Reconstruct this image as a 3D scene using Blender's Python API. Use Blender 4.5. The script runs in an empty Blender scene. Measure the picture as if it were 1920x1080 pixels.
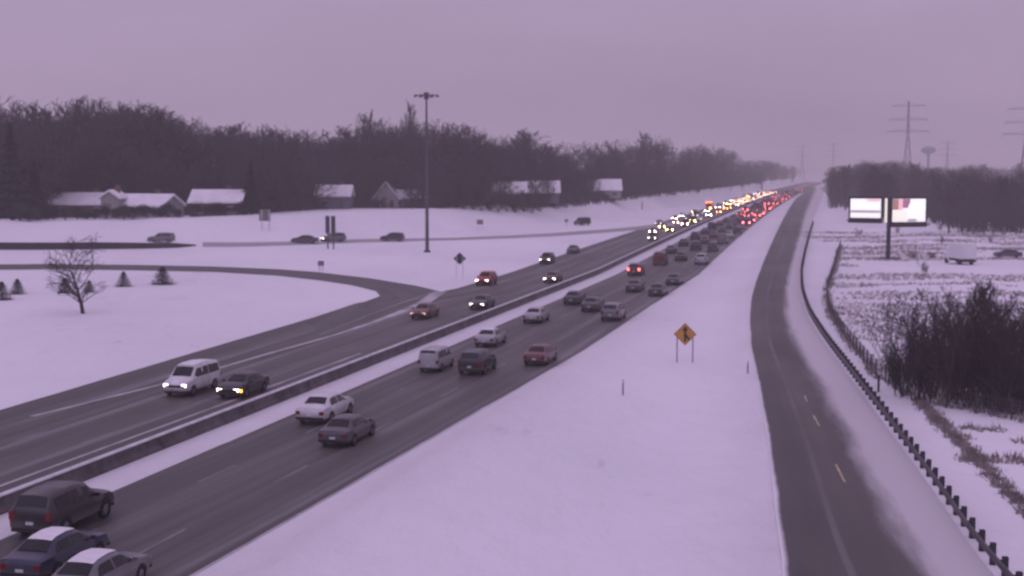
import bpy, bmesh, math, random
from math import radians as R, sin, cos, pi, exp
from mathutils import Vector, noise

random.seed(7)
scene = bpy.context.scene
COL = scene.collection

# ------------------------------------------------------------------ camera
CAM_H = 15.0
PITCH = R(4.87)
FPX = 2560.0                       # focal length in pixels of a 1920 wide frame
cam_d = bpy.data.cameras.new('camera')
cam_d.sensor_width = 36.0
cam_d.lens = FPX / 1920 * 36
cam_d.clip_start = 0.5
cam_d.clip_end = 12000
cam_d.dof.use_dof = True           # the traffic camera is focused close and soft everywhere
cam_d.dof.focus_distance = 9.0
cam_d.dof.aperture_fstop = 2.8
cam = bpy.data.objects.new('camera', cam_d)
cam.location = (0, 0, CAM_H)
cam.rotation_euler = (R(90) - PITCH, 0, 0)
COL.objects.link(cam)
scene.camera = cam

# ------------------------------------------------------------------ world + sun
world = bpy.data.worlds.new('World')
scene.world = world
world.use_nodes = True
nt = world.node_tree
nt.nodes.clear()
SUN_EL, SUN_AZ = R(48), R(-150)
sky = nt.nodes.new('ShaderNodeTexSky')
sky.sky_type = 'NISHITA'
sky.sun_disc = False
sky.sun_elevation = SUN_EL
sky.sun_rotation = SUN_AZ
sky.air_density = 1.0
sky.dust_density = 3.0
mixn = nt.nodes.new('ShaderNodeMixRGB')           # dusk overcast: an even lilac cloud deck over the sky
mixn.inputs[0].default_value = 0.95
cl = nt.nodes.new('ShaderNodeTexNoise')
cl.inputs['Scale'].default_value = 2.2
cl.inputs['Detail'].default_value = 5
tc = nt.nodes.new('ShaderNodeTexCoord')
mp = nt.nodes.new('ShaderNodeMapping')
mp.inputs['Scale'].default_value = (1, 1, 4.5)
rmp = nt.nodes.new('ShaderNodeValToRGB')
rmp.color_ramp.elements[0].position = 0.3
rmp.color_ramp.elements[0].color = (3.50, 2.68, 4.08, 1)
rmp.color_ramp.elements[1].position = 0.7
rmp.color_ramp.elements[1].color = (4.55, 3.40, 5.22, 1)
bg = nt.nodes.new('ShaderNodeBackground')
bg.inputs['Strength'].default_value = 0.1055
out = nt.nodes.new('ShaderNodeOutputWorld')
L = nt.links.new
L(tc.outputs['Generated'], mp.inputs['Vector'])
L(mp.outputs[0], cl.inputs['Vector'])
L(cl.outputs['Fac'], rmp.inputs[0])
L(sky.outputs[0], mixn.inputs[1])
L(rmp.outputs[0], mixn.inputs[2])
# an overcast sky brightens evenly from the horizon towards the zenith
sepz = nt.nodes.new('ShaderNodeSeparateXYZ')
L(tc.outputs['Generated'], sepz.inputs[0])
grad = nt.nodes.new('ShaderNodeMapRange')
grad.inputs['From Min'].default_value = 0.0
grad.inputs['From Max'].default_value = 0.45
grad.inputs['To Min'].default_value = 0.85
grad.inputs['To Max'].default_value = 1.28
L(sepz.outputs[2], grad.inputs['Value'])
gm = nt.nodes.new('ShaderNodeMixRGB')
gm.blend_type = 'MULTIPLY'
gm.inputs[0].default_value = 1.0
L(mixn.outputs[0], gm.inputs[1])
L(grad.outputs['Result'], gm.inputs[2])
L(gm.outputs[0], bg.inputs['Color'])
L(bg.outputs[0], out.inputs['Surface'])

sun_d = bpy.data.lights.new('sun', 'SUN')
sun_d.energy = 0.60
sun_d.angle = R(70)
sun_d.color = (0.64, 0.56, 1.0)
sun = bpy.data.objects.new('sun', sun_d)
sun.rotation_euler = (R(90) - SUN_EL, 0, pi - SUN_AZ)
COL.objects.link(sun)

vs = scene.view_settings
vs.view_transform = 'Standard'
vs.look = 'None'
vs.exposure = 0.0
vs.gamma = 1.0
vs.use_curve_mapping = False
scene.cycles.volume_bounces = 2
scene.cycles.max_bounces = 6
scene.cycles.diffuse_bounces = 3
scene.cycles.glossy_bounces = 2
scene.cycles.transparent_max_bounces = 8
scene.cycles.use_denoising = True

# ------------------------------------------------------------------ materials
MATS = {}
def mat(name, color, rough=0.7, var=0.0, scale=1.0, emit=None, strength=0.0, metal=0.0, spec=0.5, bump=0.0, bscale=8.0):
    m = bpy.data.materials.new(name)
    m.use_nodes = True
    n = m.node_tree.nodes
    b = n['Principled BSDF']
    b.inputs['Base Color'].default_value = (*color, 1)
    b.inputs['Roughness'].default_value = rough
    b.inputs['Metallic'].default_value = metal
    b.inputs['Specular IOR Level'].default_value = spec
    if var > 0:
        t = n.new('ShaderNodeTexCoord')
        x = n.new('ShaderNodeTexNoise')
        x.inputs['Scale'].default_value = scale
        x.inputs['Detail'].default_value = 6
        r = n.new('ShaderNodeValToRGB')
        r.color_ramp.elements[0].position = 0.3
        r.color_ramp.elements[1].position = 0.7
        r.color_ramp.elements[0].color = (*[c * (1 - var) for c in color], 1)
        r.color_ramp.elements[1].color = (*[min(1, c * (1 + var)) for c in color], 1)
        k = m.node_tree.links.new
        k(t.outputs['Object'], x.inputs['Vector'])
        k(x.outputs['Fac'], r.inputs[0])
        k(r.outputs[0], b.inputs['Base Color'])
    if bump > 0:
        x = n.new('ShaderNodeTexNoise')
        x.inputs['Scale'].default_value = bscale
        x.inputs['Detail'].default_value = 5
        t = n.new('ShaderNodeTexCoord')
        bp = n.new('ShaderNodeBump')
        bp.inputs['Strength'].default_value = bump
        k = m.node_tree.links.new
        k(t.outputs['Object'], x.inputs['Vector'])
        k(x.outputs['Fac'], bp.inputs['Height'])
        k(bp.outputs[0], b.inputs['Normal'])
    if emit:
        b.inputs['Emission Color'].default_value = (*emit, 1)
        b.inputs['Emission Strength'].default_value = strength
    MATS[name] = m
    return m

def math_node(nt, op, a, b=None, c=None):
    m = nt.nodes.new('ShaderNodeMath')
    m.operation = op
    for i, v in enumerate((a, b, c)):
        if v is None: continue
        if isinstance(v, (int, float)): m.inputs[i].default_value = v
        else: nt.links.new(v, m.inputs[i])
    return m.outputs[0]

def noise_node(nt, vec, scale, detail=5, rough=0.55):
    x = nt.nodes.new('ShaderNodeTexNoise')
    x.inputs['Scale'].default_value = scale
    x.inputs['Detail'].default_value = detail
    x.inputs['Roughness'].default_value = rough
    if vec is not None: nt.links.new(vec, x.inputs['Vector'])
    return x.outputs['Fac']

def mapped(nt, vec, scale):
    m = nt.nodes.new('ShaderNodeMapping')
    m.inputs['Scale'].default_value = scale
    nt.links.new(vec, m.inputs['Vector'])
    return m.outputs[0]

def smooth_range(nt, v, a, b):
    m = nt.nodes.new('ShaderNodeMapRange')
    m.interpolation_type = 'SMOOTHSTEP'
    nt.links.new(v, m.inputs['Value'])
    m.inputs['From Min'].default_value = a
    m.inputs['From Max'].default_value = b
    return m.outputs['Result']

def mix_col(nt, f, a, b):
    m = nt.nodes.new('ShaderNodeMixRGB')
    if isinstance(f, float): m.inputs[0].default_value = f
    else: nt.links.new(f, m.inputs[0])
    for i, c in ((1, a), (2, b)):
        if isinstance(c, tuple): m.inputs[i].default_value = (*c, 1)
        else: nt.links.new(c, m.inputs[i])
    return m.outputs[0]

SNOW = (0.80, 0.79, 0.81)
def snow_material():
    m = bpy.data.materials.new('snow_field')
    m.use_nodes = True
    t = m.node_tree
    b = t.nodes['Principled BSDF']
    b.inputs['Roughness'].default_value = 0.75
    b.inputs['Specular IOR Level'].default_value = 0.2
    g = t.nodes.new('ShaderNodeNewGeometry').outputs['Position']
    n1 = noise_node(t, mapped(t, g, (0.035, 0.02, 0.05)), 1.0, 6)
    n2 = noise_node(t, mapped(t, g, (0.5, 0.2, 0.5)), 1.0, 6, 0.65)
    c = mix_col(t, smooth_range(t, n1, 0.3, 0.75), (0.84, 0.83, 0.85), (0.74, 0.73, 0.76))
    # thin snow where dead grass pokes through
    k = math_node(t, 'MULTIPLY', smooth_range(t, n2, 0.56, 0.76), smooth_range(t, n1, 0.46, 0.66))
    c = mix_col(t, math_node(t, 'MULTIPLY', k, 0.55), c, (0.36, 0.32, 0.30))
    at_ = t.nodes.new('ShaderNodeAttribute')
    at_.attribute_name = 'spray'
    n3 = noise_node(t, mapped(t, g, (0.25, 0.12, 0.2)), 1.0, 6, 0.6)
    sp_ = math_node(t, 'MULTIPLY', at_.outputs['Fac'], math_node(t, 'ADD', 0.45, n3))
    c = mix_col(t, math_node(t, 'MINIMUM', sp_, 0.95), c, (0.44, 0.42, 0.43))
    L2 = t.links.new
    L2(c, b.inputs['Base Color'])
    bp = t.nodes.new('ShaderNodeBump')
    bp.inputs['Strength'].default_value = 0.9
    bp.inputs['Distance'].default_value = 0.4
    L2(noise_node(t, mapped(t, g, (0.6, 0.3, 0.6)), 1.0, 6), bp.inputs['Height'])
    L2(bp.outputs[0], b.inputs['Normal'])
    return m

def road_material(name, asphalt, snow_amt_edges, vmin, vmax, lanes=(), slush_from=None):
    """asphalt in UV metres: u along, v across; salt-stained, snow dusted near its edges"""
    m = bpy.data.materials.new(name)
    m.use_nodes = True
    t = m.node_tree
    b = t.nodes['Principled BSDF']
    uv = t.nodes.new('ShaderNodeUVMap').outputs[0]
    sep = t.nodes.new('ShaderNodeSeparateXYZ')
    t.links.new(uv, sep.inputs[0])
    v = sep.outputs[1]
    streak = noise_node(t, mapped(t, uv, (0.012, 1.1, 1)), 1.0, 5, 0.6)
    patch = noise_node(t, mapped(t, uv, (0.05, 0.16, 1)), 1.0, 5)
    grain = noise_node(t, mapped(t, uv, (2.0, 2.0, 1)), 1.0, 4)
    lo = tuple(c * 0.62 for c in asphalt)
    hi = tuple(c * 1.55 for c in asphalt)
    c = mix_col(t, smooth_range(t, streak, 0.3, 0.7), lo, hi)
    c = mix_col(t, math_node(t, 'MULTIPLY', smooth_range(t, patch, 0.35, 0.75), 0.45), c, tuple(x * 0.8 for x in asphalt))
    c = mix_col(t, math_node(t, 'MULTIPLY', grain, 0.25), c, tuple(x * 1.4 for x in asphalt))
    # slush ridges between wheel tracks
    for lv, w, amt in lanes:
        d = math_node(t, 'ABSOLUTE', math_node(t, 'SUBTRACT', v, lv))
        k = math_node(t, 'SUBTRACT', 1.0, smooth_range(t, d, w * 0.3, w))
        brk = smooth_range(t, noise_node(t, mapped(t, uv, (0.03, 0.7, 1)), 1.0, 5), 0.35, 0.65)
        c = mix_col(t, math_node(t, 'MULTIPLY', math_node(t, 'MULTIPLY', k, brk), amt), c, (0.42, 0.41, 0.42))
    # ragged snow on both edges
    ed = math_node(t, 'MINIMUM', math_node(t, 'SUBTRACT', v, vmin), math_node(t, 'SUBTRACT', vmax, v))
    rag = noise_node(t, mapped(t, uv, (0.09, 0.5, 1)), 1.0, 6, 0.65)
    e = math_node(t, 'SUBTRACT', ed, math_node(t, 'MULTIPLY', rag, snow_amt_edges * 2.0))
    f = math_node(t, 'SUBTRACT', 1.0, smooth_range(t, e, -snow_amt_edges * 0.8, snow_amt_edges * 0.35))
    c = mix_col(t, f, c, (0.76, 0.75, 0.77))
    if slush_from is not None:
        s = math_node(t, 'ADD', v, math_node(t, 'MULTIPLY', math_node(t, 'SUBTRACT', noise_node(t, mapped(t, uv, (0.10, 2.2, 1)), 1.0, 6, 0.65), 0.5), 0.55))
        c = mix_col(t, math_node(t, 'MULTIPLY', smooth_range(t, s, slush_from - 0.12, slush_from + 0.36), 0.86), c, (0.64, 0.61, 0.63))
    t.links.new(c, b.inputs['Base Color'])
    r = t.nodes.new('ShaderNodeMapRange')
    t.links.new(patch, r.inputs['Value'])
    r.inputs['To Min'].default_value = 0.42
    r.inputs['To Max'].default_value = 0.72
    t.links.new(r.outputs['Result'], b.inputs['Roughness'])
    b.inputs['Specular IOR Level'].default_value = 0.35
    return m

# ------------------------------------------------------------------ geometry helpers
def link(name, verts, faces, materials, parent=None, smooth=False, fmat=None, uvs=None):
    me = bpy.data.meshes.new(name)
    me.from_pydata(verts, [], faces)
    for mm in (materials if isinstance(materials, (list, tuple)) else [materials]):
        me.materials.append(mm)
    if fmat:
        me.polygons.foreach_set('material_index', fmat)
    if uvs:
        ul = me.uv_layers.new(name='UVMap')
        for lp in me.loops:
            ul.data[lp.index].uv = uvs[lp.vertex_index]
    if smooth:
        me.polygons.foreach_set('use_smooth', [True] * len(me.polygons))
    me.update()
    o = bpy.data.objects.new(name, me)
    COL.objects.link(o)
    if parent: o.parent = parent
    return o

class MB:
    def __init__(self): self.v, self.f, self.mi = [], [], []
    def box(self, x0, x1, y0, y1, z0, z1, mi=0):
        n = len(self.v)
        self.v += [(x0,y0,z0),(x1,y0,z0),(x1,y1,z0),(x0,y1,z0),(x0,y0,z1),(x1,y0,z1),(x1,y1,z1),(x0,y1,z1)]
        for q in ((0,3,2,1),(4,5,6,7),(0,1,5,4),(1,2,6,5),(2,3,7,6),(3,0,4,7)):
            self.f.append(tuple(n + i for i in q)); self.mi.append(mi)
        return self
    def bar(self, p0, p1, r0, r1=None, sides=6, mi=0, cap=True):
        r1 = r0 if r1 is None else r1
        p0, p1 = Vector(p0), Vector(p1)
        d = (p1 - p0)
        if d.length < 1e-6: return self
        d.normalize()
        a = d.orthogonal().normalized(); b = d.cross(a)
        n = len(self.v)
        for p, r in ((p0, r0), (p1, r1)):
            for i in range(sides):
                t = 2 * pi * i / sides
                q = p + a * (r * cos(t)) + b * (r * sin(t))
                self.v.append((q.x, q.y, q.z))
        for i in range(sides):
            j = (i + 1) % sides
            self.f.append((n + i, n + j, n + sides + j, n + sides + i)); self.mi.append(mi)
        if cap:
            self.f.append(tuple(n + sides - 1 - i for i in range(sides))); self.mi.append(mi)
            self.f.append(tuple(n + sides + i for i in range(sides))); self.mi.append(mi)
        return self
    def prism(self, pts, y0, y1, mi=0):
        """polygon pts (x,z) ccw seen from -y, extruded y0..y1"""
        n = len(self.v); k = len(pts)
        self.v += [(x, y0, z) for x, z in pts] + [(x, y1, z) for x, z in pts]
        self.f.append(tuple(range(n, n + k))); self.mi.append(mi)
        self.f.append(tuple(n + k + k - 1 - i for i in range(k))); self.mi.append(mi)
        for i in range(k):
            j = (i + 1) % k
            self.f.append((n + j, n + i, n + k + i, n + k + j)); self.mi.append(mi)
        return self
    def lathe(self, prof, sides=16, mi=0, c=(0,0)):
        n = len(self.v)
        for r, z in prof:
            for i in range(sides):
                t = 2 * pi * i / sides
                self.v.append((c[0] + r * cos(t), c[1] + r * sin(t), z))
        for k in range(len(prof) - 1):
            for i in range(sides):
                j = (i + 1) % sides
                self.f.append((n + k*sides + i, n + k*sides + j, n + (k+1)*sides + j, n + (k+1)*sides + i)); self.mi.append(mi)
        return self
    def quad(self, a, b, c, d, mi=0):
        n = len(self.v)
        self.v += [tuple(a), tuple(b), tuple(c), tuple(d)]
        self.f.append((n, n+1, n+2, n+3)); self.mi.append(mi)
        return self
    def build(self, name, materials, parent=None, smooth=False):
        return link(name, self.v, self.f, materials, parent, smooth, self.mi if isinstance(materials, (list, tuple)) else None)

def tag(o, label=None, cat=None, group=None, kind=None):
    if label: o['label'] = label
    if cat: o['category'] = cat
    if group: o['group'] = group
    if kind: o['kind'] = kind
    return o

def empty(name, loc=(0,0,0), rz=0.0, label=None, cat=None, group=None):
    o = bpy.data.objects.new(name, None)
    o.empty_display_size = 0.3
    o.location = loc
    o.rotation_euler = (0, 0, rz)
    COL.objects.link(o)
    return tag(o, label, cat, group)

def copy_tree(o, parent=None):
    c = o.copy()
    COL.objects.link(c)
    if parent: c.parent = parent
    for ch in list(o.children): copy_tree(ch, c)
    return c

# ------------------------------------------------------------------ the lie of the land
def interp(tab, x):
    if x <= tab[0][0]: return tab[0][1]
    for (x0, y0), (x1, y1) in zip(tab, tab[1:]):
        if x <= x1:
            t = (x - x0) / (x1 - x0)
            return y0 + (y1 - y0) * t
    return tab[-1][1]
def sstep(a, b, x):
    t = min(1, max(0, (x - a) / (b - a)))
    return t * t * (3 - 2 * t)
def dev(Y):                      # the freeway bends slightly left far away
    return -20 * (1 - exp(-max(0, Y - 200) / 550))
def road_x(a, Y): return a + 0.25 * Y + dev(Y)
def heading(Y):
    return (road_x(0, Y + 1) - road_x(0, Y - 1)) / 2
CREST = [(100, -215), (200, -178), (247, -155), (278, -126), (329, -101), (430, -86), (533, -76), (731, -66), (1500, -63)]
def crest(Y): return interp(CREST, Y)
RAMP_X = []                      # (Y, left, right) of the right hand ramp, filled below
def ground(X, Y):
    a = X - 0.25 * Y - dev(Y)
    z = 0.0
    if a < -58:
        d = (-a - 58) / (-crest(Y) - 58)
        if d < 1.0: z = 6.0 * (0.33 * d + 0.67 * sstep(0.5, 1.0, d))
        else: z = 6.0 - 0.5 * sstep(1.0, 1.3, d)
        if d > 0.7: z += 0.35 * min(1, (d - .7) * 4) * noise.noise((X * .05, Y * .05, 3.0))
    elif a > -21 and Y < 700:
        r = sstep(-20.5, -14, a)
        if RAMP_X:
            rl = interp(RAMP_X, Y)
            r *= max(sstep(2.0, 7.0, rl - X), sstep(14.0, 24.0, X - rl))
        z += r * (0.30 * noise.noise((X * .06, Y * .045, 1.0)) + 0.10 * noise.noise((X * .3, Y * .2, 5.0)))
        # shallow drainage swale between freeway and ramp
        z -= r * 0.55 * exp(-((a + 11 - 0.02 * Y) / 3.0) ** 2)
    return z
CP, SP = cos(PITCH), sin(PITCH)
def ray(px, py):
    dx = (px - 960) / FPX; dy = -(py - 540) / FPX
    d = Vector((dx, CP + dy * SP, -SP + dy * CP))
    return d / d.y               # per metre of Y
def at(px, py):
    """ground point seen at a pixel of the photograph"""
    d = ray(px, py)
    prev = 20.0
    Y = 20.0
    step = 1.0
    while Y < 3000:
        if CAM_H + d.z * Y < ground(d.x * Y, Y):
            lo, hi = prev, Y
            for _ in range(14):
                m = (lo + hi) / 2
                if CAM_H + d.z * m < ground(d.x * m, m): hi = m
                else: lo = m
            Y = hi
            return Vector((d.x * Y, Y, ground(d.x * Y, Y)))
        prev = Y
        Y += step if Y < 500 else 4.0
    return Vector((d.x * Y, Y, 0))
def flat(px, py):
    d = ray(px, py); Y = -CAM_H / d.z
    return Vector((d.x * Y, Y, 0))
def y_of(py): return flat(960, py).y

# measured edges of the right hand ramp: lane left, lane right, guardrail
RL = [(1467,1080),(1465,1048),(1452,950),(1440,830),(1420,720),(1406,650),(1403,600),(1406,560),(1418,520),(1434,480),(1452,440),(1466,412),(1480,388),(1497,364),(1511,351)]
RM = [(1720,1080),(1692,1048),(1630,930),(1565,800),(1510,700),(1477,640),(1467,590),(1468,550),(1476,510),(1486,475),(1496,440),(1503,412),(1511,388),(1522,364),(1528,351)]
RR = [(1868,1080),(1840,1048),(1750,915),(1665,800),(1590,700),(1545,640),(1514,590),(1502,550),(1501,510),(1508,475),(1517,440),(1526,412),(1534,388),(1544,364),(1546,351)]
def resample(pts, Ys):
    w = [flat(*p) for p in pts]
    tab = [(p.y, p.x) for p in w]
    o = []
    for Y in Ys:                 # light smoothing over the measured polyline
        s = max(3.0, Y * 0.05)
        if Y < tab[0][0] + .1:
            (y0, x0), (y1, x1) = tab[0], tab[1]
            o.append(x0 + (x1 - x0) * (Y - y0) / (y1 - y0)); continue
        o.append(sum(interp(tab, max(tab[0][0], Y + k * s / 3)) for k in (-3,-2,-1,0,1,2,3)) / 7)
    return o
RY = [34 + i * 3 for i in range(30)] + [124 + i * 6 for i in range(30)] + [304 + i * 20 for i in range(53)]
RLx, RMx, RRx = resample(RL, RY), resample(RM, RY), resample(RR, RY)
RAMP_X = list(zip(RY, RLx))
RAMP_R = list(zip(RY, RRx))

M_snow = snow_material()
# terrain sheet: rows along the freeway direction so that it follows the roads
Ys = [-120, -60, -20] + [0 + i * 5 for i in range(121)] + [620, 650, 690, 740, 800, 880, 980, 1100, 1250, 1450, 1700, 2050, 2500, 3100, 3800, 4600]
As = [-3600, -2600, -1800, -1200, -800, -560, -420, -340, -290, -260] + [-240 + 4 * i for i in range(46)]
As += [-57, -54.5, -51, -47, -42, -37.5, -36.8, -36.2, -35.6, -35, -34.4, -30, -26, -23.4, -22.4, -21.9, -21.4, -20.8, -20, -19] + [-17 + 2.0 * i for i in range(45)]
As += [76, 82, 90, 100, 115, 135, 160, 200, 260, 340, 460, 640, 900, 1300, 1900, 2700, 3600]
tv, tf = [], []
for Y in Ys:
    for a in As:
        X = road_x(a, Y)
        z = ground(X, Y)
        if -37.2 < a < -34.0: z += 0.10 * max(0, 1 - abs(a + 35.6) / 1.5) + .03 * noise.noise((Y * .2, a, 0)) * (1 if -36.9 < a < -34.5 else 0)
        if -22.6 < a < -19.5 and Y < 900: z += (0.20 + 0.10 * noise.noise((Y * .11, 2, 0))) * exp(-((a + 21.2) / 0.8) ** 2)
        tv.append((X, Y, z))
W = len(As)
for i in range(len(Ys) - 1):
    for j in range(W - 1):
        k = i * W + j
        tf.append((k, k + 1, k + W + 1, k + W))
g_ob = link('ground', tv, tf, M_snow, smooth=True)
sa = g_ob.data.attributes.new('spray', 'FLOAT', 'POINT')
def spray(a, X, Y):
    v = 0.0
    if a > -22.5: v = 0.42 * exp(-(a + 22.4) / 3.2)
    elif a > -37: v = 0.34
    elif a < -51: v = 0.30 * exp(-(-a - 51) / 2.5)
    if Y < 900 and a > -21:
        v = max(v, 0.35 * exp(-abs(X - interp(RAMP_X, Y)) / 1.8))
        v = max(v, 0.28 * exp(-max(0, X - interp(RAMP_R, Y)) / 2.0) if X > interp(RAMP_R, Y) - .5 else 0)
    return v
sa.data.foreach_set('value', [spray(x - 0.25 * y - dev(y), x, y) for x, y, z in tv])
tag(g_ob, 'snow covered ground on both sides of the freeway', None, None, 'structure')

# ------------------------------------------------------------------ roads
def strip(name, left, right, z, material, v0=0.0, v1=None, nv=6, mid=None):
    """sheet between two world polylines [(x,y)], draped on the ground"""
    vv, ff, uu = [], [], []
    s = 0.0
    for i, (p, q) in enumerate(zip(left, right)):
        if i: s += math.hypot(p[0] - left[i-1][0], p[1] - left[i-1][1])
        w = math.hypot(p[0] - q[0], p[1] - q[1])
        for j in range(nv + 1):
            t = j / nv
            X, Y = p[0] + (q[0] - p[0]) * t, p[1] + (q[1] - p[1]) * t
            vv.append((X, Y, ground(X, Y) + z))
            uu.append((s, v0 + ((v1 - v0) if v1 is not None else w) * t))
    for i in range(len(left) - 1):
        for j in range(nv):
            k = i * (nv + 1) + j
            ff.append((k, k + 1, k + nv + 2, k + nv + 1))
    o = link(name, vv, ff, material, uvs=uu)
    return tag(o, kind='structure')

FY = [20 + 5 * i for i in range(97)] + [520 + 25 * i for i in range(60)]
def eb_r(Y): return -22.4 - 1.9 * min(1, max(0, (112 - Y) / 62))
def eb_l(Y): return -34.5 - 1.0 * min(1, max(0, (75 - Y) / 22))
ASPH = (0.068, 0.065, 0.060)
m_wb = road_material('asphalt_oncoming', ASPH, 0.16, -54.2, -30.0, [(-42.35, .5, .28), (-46.4, .5, .30), (-50.3, .8, .40), (-38.2, .5, .45)])
m_eb = road_material('asphalt_outbound', ASPH, 0.22, -38.0, -22.3, [(-29.8, .5, .18), (-26.2, .5, .20), (-23.4, .7, .3), (-33.6, .5, .3)])
WBL = [(60,-53.2),(86,-53.7),(118,-54.9),(142,-55.7),(158,-57.0),(164,-54.0),(172,-51.0)]
def wb_l(Y): return interp(WBL, Y)
strip('oncoming_carriageway', [(road_x(wb_l(Y), Y), Y) for Y in FY], [(road_x(-37.5, Y), Y) for Y in FY], 0.03, m_wb, -54.2, -37.5, 8)
strip('outbound_carriageway', [(road_x(eb_l(Y), Y), Y) for Y in FY], [(road_x(eb_r(Y), Y), Y) for Y in FY], 0.03, m_eb, -34.5, -22.4, 8)

m_ramp = road_material('asphalt_ramp', (0.069, 0.063, 0.057), 0.05, 0.0, 9.0, [(0.52, .05, .2)], slush_from=1.05)
def ramp_sheet():
    vv, ff, uu = [], [], []
    for i, Y in enumerate(RY):
        for j in range(9):
            v = j / 4
            X = RLx[i] + (RMx[i] - RLx[i]) * v if v <= 1 else RMx[i] + (RRx[i] - .1 - RMx[i]) * (v - 1)
            vv.append((X, Y, ground(X, Y) + 0.036)); uu.append((Y, v))
    for i in range(len(RY) - 1):
        for j in range(8):
            k = i * 9 + j
            ff.append((k, k + 1, k + 10, k + 9))
    return tag(link('ramp_road', vv, ff, m_ramp, uvs=uu), kind='structure')
ramp_sheet()

def px_strip(name, top, bot, z, material, n=40, nv=4):
    def line(pts):
        w = [at(*p) for p in pts]
        d = [0]
        for p, q in zip(w, w[1:]): d.append(d[-1] + (q - p).length)
        o = []
        for i in range(n + 1):
            s = d[-1] * i / n
            o.append((interp(list(zip(d, [p.x for p in w])), s), interp(list(zip(d, [p.y for p in w])), s)))
        return o
    return strip(name, line(top), line(bot), z, material, nv=nv)
m_loop = road_material('asphalt_loop_ramp', ASPH, 0.12, 0.0, 200.0)
px_strip('loop_ramp_road', [(-160,497),(-40,496),(100,495),(250,497),(400,500),(520,505),(600,511),(700,523),(780,536),(823,546)],
         [(-160,507),(-40,506),(100,505),(250,507),(400,510),(520,517),(600,526),(660,535),(705,546),(722,566)], 0.045, m_loop, 60)
# where the loop ramp opens into the oncoming carriageway
px_strip('merge_apron', [(822,546),(790,556),(760,566),(730,577),(690,592),(640,612),(600,628)], [(705,545),(716,550),(712,556),(690,564),(650,577),(610,591),(575,603)], 0.038, m_loop, 24)
m_dust = road_material('asphalt_snow_dusted', (0.30, 0.29, 0.30), 0.5, 0.0, 60.0)
px_strip('service_road', [(380,454),(450,454.5),(560,452.5),(640,449.5),(740,447.5),(850,446),(950,442),(1040,437),(1120,431),(1200,424),(1270,416)],
         [(380,463),(450,463),(560,459.5),(640,456),(740,453),(850,450.5),(950,447),(1040,443),(1120,437.5),(1200,431),(1275,421)], 0.05, m_dust, 60)

# painted lines, worn by salt
m_paint = mat('worn_white_paint', (0.20, 0.195, 0.20), 0.8, 0.4, 0.4)
m_gore = mat('salted_line', (0.42, 0.40, 0.41), 0.8, 0.4, 0.3)
def paint(a_of, y0, y1, w, name='painted_line', z=0.042, m=m_paint, step=5.0):
    n = max(1, int((y1 - y0) / step))
    yy = [y0 + (y1 - y0) * i / n for i in range(n + 1)]
    o = strip(name, [(road_x(a_of(Y) - w / 2, Y), Y) for Y in yy], [(road_x(a_of(Y) + w / 2, Y), Y) for Y in yy], z, m, nv=1)
    return o
paint(lambda Y: -40.5, 25, 112, 0.24, 'edge_line', m=m_gore)
paint(lambda Y: eb_r(Y) - 2.0 + .2, 120, 300, 0.12, 'edge_line')
gl = [at(*p) for p in [(824,547),(790,570),(745,588),(700,605),(625,630),(500,665),(330,715),(170,755),(60,782)]]
gd = [(p.y, p.x) for p in reversed(gl)]
gy = [gd[0][0] + (gd[-1][0] - gd[0][0]) * i / 40 for i in range(41)]
strip('gore_line', [(interp(gd, Y) - .20 - .5 * sstep(120, 165, Y), Y) for Y in gy], [(interp(gd, Y) + .20 + .7 * sstep(120, 165, Y), Y) for Y in gy], 0.052, m_gore, nv=1)
def lane_off(Y): return -1.5 * min(1, max(0, (150 - Y) / 90))
for lane in (-26.3, -30.0):
    Y = 40.0
    while Y < 330:
        if not (lane == -30.0 and Y < 45):
            paint(lambda q, l=lane: l + lane_off(q), Y, Y + 3.8, 0.15, 'lane_dash', step=2)
        Y += 12.5
for lane in (-42.4, -46.5):
    Y = 62.0
    while Y < 330:
        paint(lambda q, l=lane: l, Y, Y + 3.8, 0.15, 'lane_dash', step=2)
        Y += 12.5
m_yel = mat('worn_yellow_paint', (0.42, 0.36, 0.22), 0.8, 0.3, 0.6)
for p, q in (((1525,780),(1536,800)), ((1567,872),(1584,906)), ((1508,742),(1513,754))):
    A, B = flat(*p), flat(*q)
    strip('ramp_dash', [(A.x - .06, A.y), (B.x - .06, B.y)], [(A.x + .06, A.y), (B.x + .06, B.y)], 0.05, m_yel, nv=1)

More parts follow.
